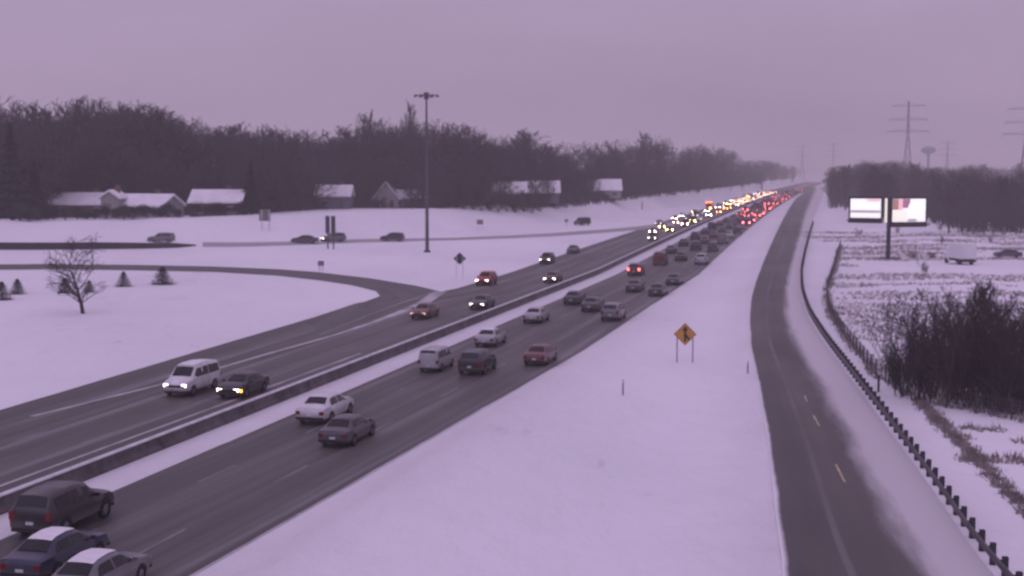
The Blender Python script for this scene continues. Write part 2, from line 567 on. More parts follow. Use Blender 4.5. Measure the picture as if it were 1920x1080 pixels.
# ------------------------------------------------------------------ median barrier
m_conc = mat('wet_barrier_concrete', (0.085, 0.076, 0.077), 0.8, 0.55, 0.8)
m_snowcap = mat('snow_cap', (0.62, 0.61, 0.63), 0.8, 0.2, 1.5)
bar_root = empty('median_barrier', (road_x(-37.4, 300), 300, 0), 0, 'long dark wet concrete barrier with snow on top down the freeway median', 'barrier')
sec = [(-.32, 0), (-.32, .10), (-.16, .28), (-.10, .72), (.10, .72), (.16, .28), (.32, .10), (.32, 0)]
by = [18.0]
while by[-1] < 320: by.append(by[-1] + 6.1)
while by[-1] < 1900: by.append(by[-1] + 30)
for y0, y1 in zip(by, by[1:]):
    b = MB()
    n = len(b.v)
    g = 0.02
    for Y in (y0 + g, y1 - g):
        for x, z in sec: b.v.append((road_x(-37.4 + x, Y) - bar_root.location.x, Y - 300, z + 0.02))
    k = len(sec)
    for i in range(k - 1): b.f.append((i, i + 1, k + i + 1, k + i))
    b.f.append(tuple(range(k - 1, -1, -1))); b.f.append(tuple(range(k, 2 * k)))
    w = b.build('barrier_section', m_conc, bar_root)
    s = MB()
    for Y in (y0, y1):
        for x, z in ((-.16, .745), (-.15, .81), (0, .85), (.15, .81), (.16, .745)): s.v.append((road_x(-37.4 + x, Y) - bar_root.location.x, Y - 300, z))
    for i in range(4): s.f.append((i, i + 1, i + 6, i + 5))
    s.build('snow_cap', m_snowcap, w)

# ------------------------------------------------------------------ guardrail along the ramp
m_rail = mat('dull_rail_steel', (0.10, 0.09, 0.10), 0.6, 0.3, 1.0, metal=0.3)
m_post = mat('dark_post', (0.035, 0.030, 0.035), 0.8)
gr = empty('guardrail', (14, 60, 0), 0, 'dark steel guardrail on closely spaced posts along the right edge of the ramp', 'guardrail')
rail = MB()
gY = [36 + 1.9 * i for i in range(190)]
prof = [(0, .42), (-.07, .47), (-.07, .53), (0, .58), (-.07, .63), (-.07, .69), (0, .74)]
for Y in gY:
    X = interp(RAMP_R, Y); z = ground(X, Y)
    for dx, dz in prof: rail.v.append((X + dx - 14, Y - 60, z + dz))
k = len(prof)
for i in range(len(gY) - 1):
    for j in range(k - 1):
        q = i * k + j
        rail.f.append((q, q + 1, q + k + 1, q + k))
rail.build('rail', m_rail, gr)
pm = None
for Y in gY:
    X = interp(RAMP_R, Y) + .19
    if pm is None:
        pp = MB().box(-.10, .10, -.09, .09, -.4, .86)
        pp.box(-.17, -.105, -.07, .07, .42, .74)
        o = pp.build('post', m_post, gr); pm = o.data
    else:
        o = bpy.data.objects.new('post', pm); COL.objects.link(o); o.parent = gr
    o.location = (X - 14, Y - 60, ground(X, Y))

# ------------------------------------------------------------------ right of way fence beyond it
m_wood = mat('weathered_post', (0.06, 0.05, 0.05), 0.9, 0.3, 3)
m_wire = mat('fence_wire', (0.07, 0.06, 0.065), 0.7)
fpx = [(1576,462),(1572,475),(1562,512),(1550,548),(1553,585),(1582,633),(1640,706),(1722,752),(1820,774),(1930,794),(2040,812)]
fw = [at(*p) for p in fpx]
fd = [0]
for p, q in zip(fw, fw[1:]): fd.append(fd[-1] + (q - p).length)
fence = empty('wire_fence', fw[5], 0, 'dark wire mesh fence along the foot of the ramp bank before the brush', 'fence')
O = fw[5]
n = int(fd[-1] / 2.6)
fp = []
for i in range(n + 1):
    s = fd[-1] * i / n
    X, Y = interp(list(zip(fd, [p.x for p in fw])), s), interp(list(zip(fd, [p.y for p in fw])), s)
    fp.append(Vector((X, Y, ground(X, Y))))
pmesh = None
for p in fp:
    if pmesh is None:
        o = MB().bar((0,0,-.3), (0,0,1.35), .06, .055, 6).build('post', m_wood, fence); pmesh = o.data
    else:
        o = bpy.data.objects.new('post', pmesh); COL.objects.link(o); o.parent = fence
    o.location = p - O
wm = MB()
for p, q in zip(fp, fp[1:]):
    a, b = p - O, q - O
    for z in (.15, .4, .65, .9, 1.15, 1.28): wm.bar(a + Vector((0,0,z)), b + Vector((0,0,z)), .014, sides=3, cap=False)
    for i in range(1, 9):
        c = a.lerp(b, i / 9); wm.bar(c + Vector((0,0,.12)), c + Vector((0,0,1.28)), .009, sides=3, cap=False)
o = wm.build('wire_mesh', m_wire, fence); o['kind'] = 'stuff'

# ------------------------------------------------------------------ vehicles
m_glass = mat('dark_car_glass', (0.010, 0.010, 0.013), 0.22, spec=0.3)
m_tyre = mat('tyre_rubber', (0.012, 0.012, 0.012), 0.9)
m_rim = mat('wheel_rim', (0.25, 0.25, 0.26), 0.4, metal=0.7)
m_trim = mat('black_trim', (0.015, 0.015, 0.017), 0.6)
m_plate = mat('plate', (0.6, 0.6, 0.62), 0.5)
m_hl_off = mat('headlight_glass', (0.45, 0.45, 0.48), 0.15)
m_tl_off = mat('taillight_red', (0.16, 0.012, 0.012), 0.25)
m_hl_on = mat('headlight_lit', (0.8, 0.8, 0.8), 0.3, emit=(1.0, 0.90, 0.78), strength=7.0)
m_hl_hot = mat('headlight_bright', (0.8, 0.8, 0.8), 0.3, emit=(1.0, 0.93, 0.86), strength=14.0)
m_hl_yel = mat('headlight_warm', (0.8, 0.7, 0.5), 0.3, emit=(1.0, 0.74, 0.22), strength=16.0)
m_hl_pink = mat('headlight_pinkish', (0.8, 0.6, 0.6), 0.3, emit=(1.0, 0.66, 0.62), strength=14.0)
m_tl_on = mat('taillight_lit', (0.5, 0.02, 0.02), 0.3, emit=(1.0, 0.05, 0.03), strength=2.2)
m_tl_brake = mat('brake_light_lit', (0.5, 0.02, 0.02), 0.3, emit=(1.0, 0.12, 0.10), strength=7.0)
m_hl_dim = mat('headlight_dim_pink', (0.8, 0.6, 0.6), 0.3, emit=(1.0, 0.52, 0.44), strength=1.6)
m_turn = mat('turn_signal_lit', (0.6, 0.25, 0.02), 0.3, emit=(1.0, 0.35, 0.04), strength=6.0)
m_orange = mat('marker_light_lit', (0.6, 0.2, 0.02), 0.3, emit=(1.0, 0.26, 0.04), strength=16.0)
m_roofsnow = mat('roof_snow', (0.75, 0.74, 0.76), 0.8, 0.1, 2)
PAINT = {}
def car_paint(key, c, rough=0.3):
    if key not in PAINT:
        PAINT[key] = mat('paint_' + key, c, rough, 0.18, 1.3)
        t = PAINT[key].node_tree
        b = t.nodes['Principled BSDF']
        b.inputs['Coat Weight'].default_value = 0.12
        src = b.inputs['Base Color'].links[0].from_socket
        tcn = t.nodes.new('ShaderNodeTexCoord').outputs['Object']
        sz_ = t.nodes.new('ShaderNodeSeparateXYZ'); t.links.new(tcn, sz_.inputs[0])
        h = math_node(t, 'ADD', sz_.outputs[2], math_node(t, 'MULTIPLY', noise_node(t, tcn, 3.0, 5), 0.5))
        f = math_node(t, 'SUBTRACT', 1.0, smooth_range(t, h, 0.55, 1.15))
        t.links.new(mix_col(t, math_node(t, 'MULTIPLY', f, 0.55), src, (0.17, 0.16, 0.155)), b.inputs['Base Color'])
    return PAINT[key]
COLORS = {'white': (.62,.62,.63), 'silver': (.36,.36,.38), 'grey': (.14,.14,.15), 'charcoal': (.055,.055,.062), 'black': (.018,.018,.022),
          'navy': (.022,.027,.06), 'maroon': (.12,.030,.034), 'red': (.30,.035,.03), 'brown': (.13,.06,.05), 'beige': (.36,.33,.29), 'green': (.04,.06,.055)}

# station: y, half width low, half width belt, z bottom, z belt, half width top, z top ; cabin = first/last station carrying the roof
SHAPES = {
 'sedan': dict(st=[(-2.42,.74,.72,.42,.72,.60,.76),(-2.34,.84,.83,.28,.90,.70,.96),(-1.72,.90,.88,.22,.95,.72,1.05),(-1.05,.91,.90,.20,.95,.58,1.40),
        (-.25,.91,.90,.20,.95,.60,1.46),(.42,.91,.90,.20,.94,.58,1.41),(1.22,.91,.88,.22,.93,.72,1.01),(1.95,.89,.84,.24,.85,.66,.92),(2.30,.82,.78,.30,.74,.60,.80),(2.42,.70,.66,.42,.62,.54,.66)],
        rear=(2,3), front=(5,6), wheels=(-1.42,1.42), r=.32, side=(-1.42,-1.0,.42,1.08)),
 'suv': dict(st=[(-2.36,.80,.80,.48,.98,.66,1.05),(-2.30,.90,.90,.34,1.06,.74,1.22),(-2.02,.94,.93,.30,1.08,.68,1.68),(-1.1,.95,.94,.26,1.08,.70,1.76),
        (-.2,.95,.94,.26,1.07,.70,1.77),(.38,.95,.94,.26,1.06,.68,1.70),(1.12,.94,.92,.28,1.05,.76,1.14),(1.9,.92,.88,.30,.99,.70,1.06),(2.28,.86,.82,.38,.86,.64,.92),(2.38,.74,.70,.48,.72,.58,.76)],
        rear=(1,2), front=(5,6), wheels=(-1.42,1.46), r=.37, side=(-2.0,-1.9,.36,.98)),
 'van': dict(st=[(-2.72,.84,.84,.50,1.10,.78,1.3),(-2.68,.96,.95,.38,1.18,.82,1.75),(-2.55,.99,.98,.34,1.20,.80,2.05),(-1.4,1.0,.99,.30,1.20,.82,2.12),
        (.2,1.0,.99,.30,1.20,.82,2.12),(.95,1.0,.99,.30,1.20,.80,2.05),(1.72,.99,.97,.32,1.17,.86,1.30),(2.3,.97,.94,.34,1.10,.80,1.18),(2.62,.92,.88,.40,.98,.74,1.03),(2.72,.80,.76,.50,.82,.68,.86)],
        rear=(1,2), front=(5,6), wheels=(-1.6,1.75), r=.37, side=(-2.5,-2.45,.95,1.6)),
}
def car_section(s):
    y, wl, wb, zb, zt, wt, ztop = s
    half = [(wl * .82, zb), (wl, zb + .14), (wl * 1.01, (zb + zt) / 2), (wb, zt), (wt + (wb - wt) * .12, zt + (ztop - zt) * .86), (wt * .88, ztop), (0, ztop + .025)]
    return half
def lerp_st(st, y):
    for a, b in zip(st, st[1:]):
        if y <= b[0] + 1e-6:
            t = (y - a[0]) / (b[0] - a[0])
            return tuple(a[i] + (b[i] - a[i]) * t for i in range(7))
    return st[-1]
def make_vehicle(shape, detail):
    S = SHAPES[shape]; st = S['st']
    root = bpy.data.objects.new('vehicle_template', None); COL.objects.link(root)
    # body loft
    v, f = [], []
    secs = []
    dense = []
    for a, b in zip(st, st[1:]):
        dense += [a, tuple((a[i] + b[i]) / 2 for i in range(7))]
    dense.append(st[-1])
    for s in dense:
        h = car_section(s)
        secs.append([(-x, s[0], z) for x, z in h] + [(x, s[0], z) for x, z in h[-2::-1]])
    k = len(secs[0])
    for s in secs: v += s
    for i in range(len(secs) - 1):
        for j in range(k - 1):
            q = i * k + j
            f.append((q, q + k, q + k + 1, q + 1))
        q = i * k
        f.append((q + k - 1, q + 2*k - 1, q + k, q))
    f.append(tuple(range(k))); f.append(tuple((len(secs) - 1) * k + k - 1 - j for j in range(k)))
    body = link('body', v, f, PAINT['grey'], root, smooth=True)
    try:
        body.data.set_sharp_from_angle(angle=R(38))
    except Exception: pass
    def pt(y, j, off=0.0):        # point on the section chain, j in section index space (float)
        h = car_section(lerp_st(st, y))
        j0 = min(int(j), len(h) - 2); t = j - j0
        return (h[j0][0] + (h[j0+1][0] - h[j0][0]) * t, h[j0][1] + (h[j0+1][1] - h[j0][1]) * t)
    # front / rear glass
    def screen(i0, i1, name, out):
        ya, yb = st[i0][0], st[i1][0]
        lo, hi = (.10, .90)
        b = MB()
        for t0, t1 in ((lo, (lo+hi)/2), ((lo+hi)/2, hi)):
            P = []
            for t in (t0, t1):
                y = ya + (yb - ya) * t
                h = car_section(lerp_st(st, y))
                P.append([(-h[5][0] * .99, y + out * .012, h[5][1] + .015), (0, y + out * .012, h[6][1] + .018), (h[5][0] * .99, y + out * .012, h[5][1] + .015)])
            for q in range(2):
                a, bb, c, d = P[0][q], P[0][q+1], P[1][q+1], P[1][q]
                b.quad(a, bb, c, d)
        return b.build(name, m_glass, root)
    screen(S['front'][0], S['front'][1], 'windshield', 1)
    screen(S['rear'][0], S['rear'][1], 'rear_window', -1)
    y0, y1, y2, y3 = S['side']
    for sx in (-1, 1):
        b = MB()
        def sp(y, j):
            x, z = pt(y, j); return (sx * (x + .012), y, z + .004)
        seg = [y0, y1]
        mid = (y1 + y2) / 2
        cuts = [(y1, mid - .05), (mid + .05, y2)]
        for ca, cb in cuts: b.quad(sp(ca, 3.12), sp(cb, 3.12), sp(cb, 3.92), sp(ca, 3.92))
        b.quad(sp(y2 + .03, 3.12), sp(y3 - .1, 3.12), sp((y2 + y3) / 2 - .1, 3.8), sp(y2 + .03, 3.92))
        if y1 - y0 > .2: b.quad(sp(y0 + .06, 3.12), sp(y1 - .03, 3.12), sp(y1 - .03, 3.9), sp((y0 + y1) / 2 + .05, 3.75))
        b.build('side_window', m_glass, root)
    # wheels
    r = S['r']; w = st[3][1]
    def wheel_mesh():
        b = MB(); N = 16
        prof = [(r * .6, -.11), (r * .94, -.11), (r, -.07), (r, .07), (r * .94, .11), (r * .6, .11)]
        n0 = len(b.v)
        for rr, x in prof:
            for i in range(N):
                t = 2 * pi * i / N; b.v.append((x, rr * cos(t), rr * sin(t)))
        for q in range(len(prof) - 1):
            for i in range(N):
                j = (i + 1) % N
                b.f.append((q*N + i, q*N + j, (q+1)*N + j, (q+1)*N + i))
        return b
    for y in S['wheels']:
        for sx in (-1, 1):
            o = wheel_mesh().build('wheel', m_tyre, root)
            o.location = (sx * (w - .085), y, r)
            if detail > 1:
                b = MB(); N = 10
                for i in range(N):
                    t = 2 * pi * i / N; rr = r * .62
                    b.v.append((0, rr * cos(t), rr * sin(t)))
                b.v.append((sx * .02, 0, 0))
                for i in range(N): b.f.append((i, (i + 1) % N, N) if sx > 0 else ((i + 1) % N, i, N))
                c = b.build('rim', m_rim, o); c.location = (sx * .085, 0, 0)
                b = MB(); N = 14                      # dark wheel arch
                for i in range(N + 1):
                    t = pi * i / N
                    for rr in (r * 1.0, r * 1.2): b.v.append((sx * (w + .012), y + rr * cos(t), r + rr * sin(t)))
                for i in range(N): b.f.append((2*i, 2*i + 1, 2*i + 3, 2*i + 2))
                b.build('wheel_arch', m_trim, root)
    # lamps
    def lamp(name, y, sx, z, hw, hh, m, dy):
        b = MB()
        s = lerp_st(st, y)
        x = s[2] - hw * .75
        b.box(sx * x - hw, sx * x + hw, y - .05, y + .05, z - hh, z + hh)
        o = b.build(name, m, root)
        return o
    zf = st[-2][4] - .06
    for sx in (-1, 1):
        lamp('headlight', st[-1][0] - .055, sx, zf - .07, .17, .09, m_hl_off, 1)
        lamp('taillight', st[0][0] + .045, sx, st[0][4] - .03 if shape != 'van' else 1.0, .13, .10 if shape == 'sedan' else .17, m_tl_off, -1)
    if detail > 1:
        MB().box(-.50, .50, st[-1][0] - .02, st[-1][0] + .025, zf - .20, zf - .04).build('grille', m_trim, root)
        MB().box(-.78, .78, st[-1][0] - .10, st[-1][0] + .03, .30, .42).build('bumper', m_trim, root)
        MB().box(-.80, .80, st[0][0] - .03, st[0][0] + .10, .32, .46).build('bumper', m_trim, root)
        MB().box(-.16, .16, st[0][0] - .045, st[0][0] - .01, .52 if shape == 'sedan' else .62, .63 if shape == 'sedan' else .73).build('license_plate', m_plate, root)
        for sx in (-1, 1):
            MB().box(sx * 1.0 - .09, sx * 1.0 + .09, S['side'][3] - .26, S['side'][3] - .12, st[5][4] + .02, st[5][4] + .17).build('mirror', m_trim, root)
    return root
car_paint('grey', COLORS['grey'])
TEMPL = {}
for sh in SHAPES:
    for dt in (1, 2): TEMPL[sh, dt] = make_vehicle(sh, dt)

m_far_hot = mat('far_headlight_bright', (.8,.8,.8), .3, emit=(1.0, .92, .86), strength=75.0)
m_far_yel = mat('far_headlight_warm', (.8,.7,.5), .3, emit=(1.0, .70, .22), strength=110.0)
m_far_pink = mat('far_headlight_pink', (.8,.6,.6), .3, emit=(1.0, .60, .52), strength=75.0)
m_far_or = mat('far_headlight_orange', (.8,.5,.3), .3, emit=(1.0, .38, .10), strength=75.0)
m_far_red = mat('far_brake_light', (.5,.02,.02), .3, emit=(1.0, .14, .14), strength=22.0)
NAMES = {'sedan': 'sedan_car', 'suv': 'sport_utility_vehicle', 'van': 'passenger_van'}
CATS = {'sedan': 'car', 'suv': 'car', 'van': 'van'}
def set_mat(o, m):
    o.material_slots[0].link = 'OBJECT'
    o.material_slots[0].material = m
def vehicle(shape, X, Y, rz, color, label, group=None, head=None, tail=None, detail=2, roof_snow=False, z=None, scale=1.0, left_turn=False):
    t = copy_tree(TEMPL[shape, detail])
    t.name = NAMES[shape]
    t.location = (X, Y, (ground(X, Y) + 0.035) if z is None else z)
    t.rotation_euler = (0, 0, rz)
    t.scale = (scale,) * 3
    tag(t, label, CATS[shape], group)
    for c in t.children:
        base = c.name.split('.')[0]
        if base == 'body': set_mat(c, car_paint(color, COLORS[color]))
        elif base == 'headlight' and head: set_mat(c, head)
        elif base == 'taillight' and tail: set_mat(c, tail)
        elif base == 'mirror' and detail > 1: set_mat(c, car_paint(color, COLORS[color]))
    if roof_snow:
        st = SHAPES[shape]['st']
        v, f = [], []
        ys = [st[3][0] - .1 + i * (st[5][0] - st[3][0] + .1) / 5 for i in range(6)]
        for y in ys:
            s = lerp_st(st, y)
            for x in (-.85, -.4, 0, .4, .85): v.append((x * s[5], y, s[6] + .03 + .03 * (1 - x * x)))
        for i in range(5):
            for j in range(4):
                q = i * 5 + j; f.append((q, q + 5, q + 6, q + 1))
        link('roof_snow', v, f, m_roofsnow, t, smooth=True)
    if left_turn:
        b = MB().box(-.97, -.80, 2.22, 2.32, .50, .66); b.build('turn_signal', m_turn, t)
    return t
def on_road(shape, a, py, away, color, label, group=None, Yc=None, **k):
    Ln = 2.4 if shape != 'van' else 2.72
    Y = Yc if Yc else y_of(py) + Ln * .96
    h = heading(Y)
    rz = -math.atan(h) + (0 if away else pi)
    return vehicle(shape, road_x(a, Y), Y, rz, color, label, group, **k)

G_IN, G_OUT = 'oncoming freeway traffic', 'freeway traffic driving away'
# oncoming side
on_road('van', -44.9, 747, False, 'white', 'white van with dark windshield on the oncoming side beside the dark low car', G_IN, head=m_hl_on, roof_snow=True, scale=.93)
on_road('sedan', -41.0, 750, False, 'black', 'dark low car with one amber front signal lit beside the white van', G_IN, head=m_hl_on, left_turn=True)
on_road('sedan', -44.0, 600, False, 'brown', 'reddish brown car with weak lights just past the gore of the loop ramp', G_IN, head=m_hl_dim)
on_road('sedan', -40.7, 582, False, 'charcoal', 'grey car with pinkish white lamps near the barrier behind the reddish brown car', G_IN, head=m_hl_on)
on_road('suv', -48.6, 537, False, 'red', 'red sport utility vehicle in the outer oncoming lane right of the dark backed diamond sign', G_IN, head=m_hl_pink)
on_road('sedan', -40.7, 532, False, 'maroon', 'dark car with two brilliant white headlights in the oncoming lane by the barrier', G_IN, head=m_hl_hot)
on_road('suv', -49.2, 496, False, 'black', 'black vehicle with pale yellow headlights at the outer edge of the oncoming lanes', G_IN, head=m_hl_on)
on_road('sedan', -49.9, 476, False, 'green', 'dark unlit car on the outer shoulder of the oncoming side', G_IN, detail=1)
on_road('suv', -40.2, 453, False, 'charcoal', 'first car of the oncoming queue, nearest the median barrier', G_IN, head=m_hl_hot, detail=1)
on_road('sedan', -44.3, 439, False, 'brown', 'brown car with pink lamps heading the middle lane of the oncoming queue', G_IN, head=m_far_pink, detail=1)
on_road('sedan', -41.0, 436, False, 'maroon', 'car with the brightest yellow headlights at the front of the oncoming queue', G_IN, head=m_far_yel, detail=1)
on_road('sedan', -45.0, 430, False, 'grey', 'grey car with yellow headlights in the middle lane of the oncoming queue', G_IN, head=m_far_yel, detail=1)
# outbound side
on_road('suv', -33.2, 0, True, 'black', 'big black sport utility vehicle in the bottom left corner by the median snow', G_OUT, Yc=56.9, scale=1.07)
on_road('sedan', -29.9, 0, True, 'navy', 'dark blue car with a pale snowy roof in the bottom left corner', G_OUT, Yc=50.7, roof_snow=True)
on_road('sedan', -26.7, 0, True, 'grey', 'grey snowy roofed car at the bottom edge right of the dark blue car', G_OUT, Yc=47.7, roof_snow=True)
on_road('sedan', -31.9, 798, True, 'white', 'white car with dark windows alongside the median snow strip', G_OUT, scale=1.08)
on_road('sedan', -28.0, 842, True, 'charcoal', 'charcoal vehicle beside and just behind the white car with dark windows', G_OUT)
on_road('van', -31.5, 702, True, 'silver', 'silver van by the median snow, left of a black vehicle', G_OUT, scale=.82)
on_road('suv', -28.0, 706, True, 'black', 'black vehicle in the middle outbound lane right of the silver van', G_OUT)
on_road('sedan', -31.3, 653, True, 'silver', 'pale silver car hugging the median snow ahead of the silver van', G_OUT, roof_snow=True)
on_road('sedan', -24.4, 688, True, 'maroon', 'dull maroon car in the outbound lane next to the wide snow field', G_OUT)
on_road('sedan', -31.6, 608, True, 'silver', 'silver car by the median, two ahead of the silver van', G_OUT)
on_road('sedan', -31.6, 573, True, 'black', 'low black car by the median beyond the silver cars', G_OUT)
on_road('sedan', -28.1, 586, True, 'charcoal', 'charcoal car in the middle outbound lane left of the car with a pale bumper', G_OUT)
on_road('suv', -24.2, 604, True, 'grey', 'grey vehicle with a pale bumper in the outbound lane beside the snow field', G_OUT)
on_road('suv', -31.5, 518, True, 'maroon', 'maroon vehicle with bright red brake lights against the median snow', G_OUT, tail=m_tl_brake)
on_road('sedan', -27.3, 549, True, 'charcoal', 'dark car in the middle lane behind the one with red brake lights', G_OUT)
on_road('sedan', -23.6, 557, True, 'black', 'black car in the right outbound lane level with the brake lights', G_OUT)
on_road('sedan', -23.7, 536, True, 'charcoal', 'dark car in the right outbound lane just ahead of the black one', G_OUT)
on_road('van', -30.4, 498, True, 'maroon', 'tall dark maroon van by the median ahead of the red brake lights', G_OUT, detail=1)
on_road('sedan', -28.0, 490, True, 'black', 'black car in the middle lane right of the tall maroon van', G_OUT, detail=1)
on_road('suv', -23.8, 497, True, 'silver', 'silver vehicle in the right outbound lane level with the tall maroon van', G_OUT, detail=1)
# the queues further on
FG_IN, FG_OUT = 'far queue of oncoming headlights', 'far queue of outbound cars'
rng = random.Random(11)
cols = ['charcoal', 'grey', 'black', 'silver', 'maroon', 'navy', 'white', 'brown']
KW = {'sedan': 'car', 'suv': 'tall car', 'van': 'van'}
LW = {-41: 'barrier side', -45: 'middle', -49: 'outer', -32: 'median side', -28: 'middle', -24: 'right hand'}
heads = [m_far_pink, m_far_hot, m_far_yel, m_far_or, m_far_pink, m_far_hot]
for a in (-40.6, -44.7, -48.7):
    Y = {-40.6: 372, -44.7: 392, -48.7: 385}[a]
    while Y < 980:
        sh = rng.choice(['sedan', 'suv', 'sedan', 'van'])
        if not (a == -48.7 and 520 < Y < 565):
            on_road(sh, a + rng.uniform(-.4, .4), 0, False, cc := rng.choice(cols), f"{cc} {KW[sh]} with lit headlights in the {LW[round(a)]} oncoming lane, {'near' if Y < 520 else 'middle' if Y < 760 else 'far'} part", FG_IN, Yc=Y, head=(rng.choice(heads) if Y > 480 or rng.random() < .5 else m_hl_on), detail=1)
        Y += rng.uniform(15, 34) * (1 + Y / 1500)
for a in (-31.5, -27.8, -24.1):
    Y = {-31.5: 252, -27.8: 262, -24.1: 258}[a]
    while Y < 1100:
        sh = rng.choice(['sedan', 'suv', 'sedan', 'van'])
        lit = (a == -24.1 and 360 < Y < 620) or (Y > 420 and rng.random() < .38)
        on_road(sh, a + rng.uniform(-.4, .4), 0, True, cc := rng.choice(cols[:6]),
                f"{cc} {KW[sh]} {'with red tail lights lit' if lit else 'without bright lights'} in the {LW[round(a)]} outbound lane, {'near' if Y < 400 else 'middle' if Y < 700 else 'far'} part",
                FG_OUT if not lit else 'far outbound cars with red lights', Yc=Y, tail=(m_far_red if rng.random() < .8 else m_tl_brake) if lit else None, detail=1)
        Y += rng.uniform(13, 24) * (1 + Y / 1500)

# trucks
def box_truck(X, Y, rz, label, cab, box_m, lights=None, tail=None, name='box_truck', z=None):
    t = empty(name, (X, Y, ground(X, Y) + .03 if z is None else z), rz, label, 'truck')
    MB().box(-1.2, 1.2, -3.4, 1.5, 1.0, 3.35).build('cargo_box', box_m, t)
    MB().box(-1.22, 1.22, -3.38, 1.48, 3.352, 3.42).build('roof_snow', m_roofsnow, t)
    c = MB().prism([(-1.1, .5), (1.1, .5), (1.1, 1.5), (.95, 2.35), (-.95, 2.35), (-1.1, 1.5)], 1.55, 2.6)
    c.box(-1.05, 1.05, 2.6, 3.5, .5, 1.45)
    c.build('cab', cab, t)
    MB().quad((-.98, 2.62, 1.52), (.98, 2.62, 1.52), (.86, 2.61, 2.25), (-.86, 2.61, 2.25)).build('windshield', m_glass, t)
    MB().box(-1.0, 1.0, -3.5, 3.0, .55, .95).build('chassis', m_trim, t)
    MB().box(-1.15, 1.15, -3.62, -3.42, .5, .75).build('bumper', m_trim, t)
    for y in (-2.2, 2.5):
        for sx in (-1, 1):
            MB().bar((sx * .8, y, .46), (sx * 1.14, y, .46), .46, sides=14).build('wheel', m_tyre, t)
    for sx in (-1, 1):
        MB().box(sx * .8 - .16, sx * .8 + .16, 3.5, 3.56, .85, 1.1).build('headlight', lights or m_hl_off, t)
        MB().box(sx * .95 - .1, sx * .95 + .1, -3.66, -3.63, .55, .72).build('taillight', tail or m_tl_off, t)
        MB().box(sx * 1.0 - .12, sx * 1.0 + .12, 1.5, 1.56, 3.0, 3.3).build('marker_light', m_orange if lights else m_tl_off, t)
    for i in (-.5, 0, .5):
        if lights: MB().box(i - .12, i + .12, 1.5, 1.56, 3.1, 3.3).build('marker_light', m_orange, t)
    if not lights:
        MB().quad((-1.05, -3.415, 1.1), (1.05, -3.415, 1.1), (1.05, -3.415, 3.2), (-1.05, -3.415, 3.2)).build('rear_door', box_m, t)
    return t
m_white = mat('white_truck_panel', (.66, .66, .68), .5, .08, 1)
m_orpanel = mat('orange_truck_panel', (.40, .12, .05), .5, .15, 1)
Yt = y_of(395)
box_truck(road_x(-46.9, Yt), Yt, -math.atan(heading(Yt)) + pi, 'orange fronted truck with amber marker lights rising over the oncoming queue', m_orpanel, m_orpanel, m_far_or)
p = at(1812, 497)
box_truck(p.x, p.y + 3.5, R(8), 'white box truck parked on the snowy lot behind the brush', m_white, m_white)
p = at(1893, 484)
vehicle('sedan', p.x, p.y + 1, R(75), 'navy', 'dark car parked on the snowy lot right of the white box truck', None, detail=1)
# vehicles on the service road and beyond the parapet
p = at(570, 457); vehicle('sedan', p.x, p.y + 1, R(84), 'black', 'black sedan on the snowy service road left of the twin panel sign', None, scale=1.05)
p = at(620, 455); vehicle('suv', p.x + .3, p.y + 2, R(115), 'grey', 'grey vehicle with lit headlights behind the twin panel sign', None, head=m_hl_hot)
p = at(735, 453); vehicle('suv', p.x, p.y + 1, R(80), 'black', 'black vehicle on the service road near the tall light mast', None)
p = at(1092, 423); vehicle('van', p.x, p.y + 1.5, R(140), 'black', 'black van at the snowy ramp beyond the service road', None, detail=1)
for px, py, c, s, lab in ((300, 456, 'grey', 'suv', 'grey vehicle behind the right end of the dark parapet'),):
    p = at(px, py); vehicle(s, p.x, p.y + 1, R(90), c, lab, None)

# ------------------------------------------------------------------ parapet
m_par = mat('dark_parapet', (0.040, 0.034, 0.042), .8, .3, .5)
pp = [at(x, y) for x, y in ((-120, 468), (-20, 468), (80, 468), (180, 467), (270, 466), (330, 464.5), (366, 461))]
par = empty('parapet', pp[2], 0, 'long dark low parapet wall ending in a point on the snow', 'wall')
hts = [1.15, 1.15, 1.15, 1.15, 1.0, .8, .25]
for i, (p, q) in enumerate(zip(pp, pp[1:])):
    a, b = p - pp[2], q - pp[2]
    d = (b - a).normalized(); nn = Vector((-d.y, d.x, 0)) * .2
    s = MB()
    ha, hb = hts[i], hts[i + 1]
    ga, gb = a + d * .03, b - d * .03
    s.v = [tuple(x) for x in (ga - nn - Vector((0,0,.3)), gb - nn - Vector((0,0,.3)), gb + nn - Vector((0,0,.3)), ga + nn - Vector((0,0,.3)),
                              ga - nn + Vector((0,0,ha)), gb - nn + Vector((0,0,hb)), gb + nn + Vector((0,0,hb)), ga + nn + Vector((0,0,ha)))]
    s.f = [(0,3,2,1),(4,5,6,7),(0,1,5,4),(1,2,6,5),(2,3,7,6),(3,0,4,7)]
    s.build('wall_section', m_par, par)

# ------------------------------------------------------------------ signs
m_galv = mat('galvanised_steel', (.30, .30, .31), .5, .15, 2, metal=.5)
m_palepost = mat('pale_post', (.50, .50, .52), .7)
m_signback = mat('sign_back_dark', (.035, .035, .045), .6, .2, 3)
m_brownback = mat('sign_back_brown', (.14, .12, .11), .7, .2, 2)
m_signyel = mat('sign_amber', (.50, .25, .04), .5, .12, 2)
m_signblk = mat('sign_black', (.015, .012, .012), .6)
m_greypost = mat('grey_post', (.16, .15, .17), .7)

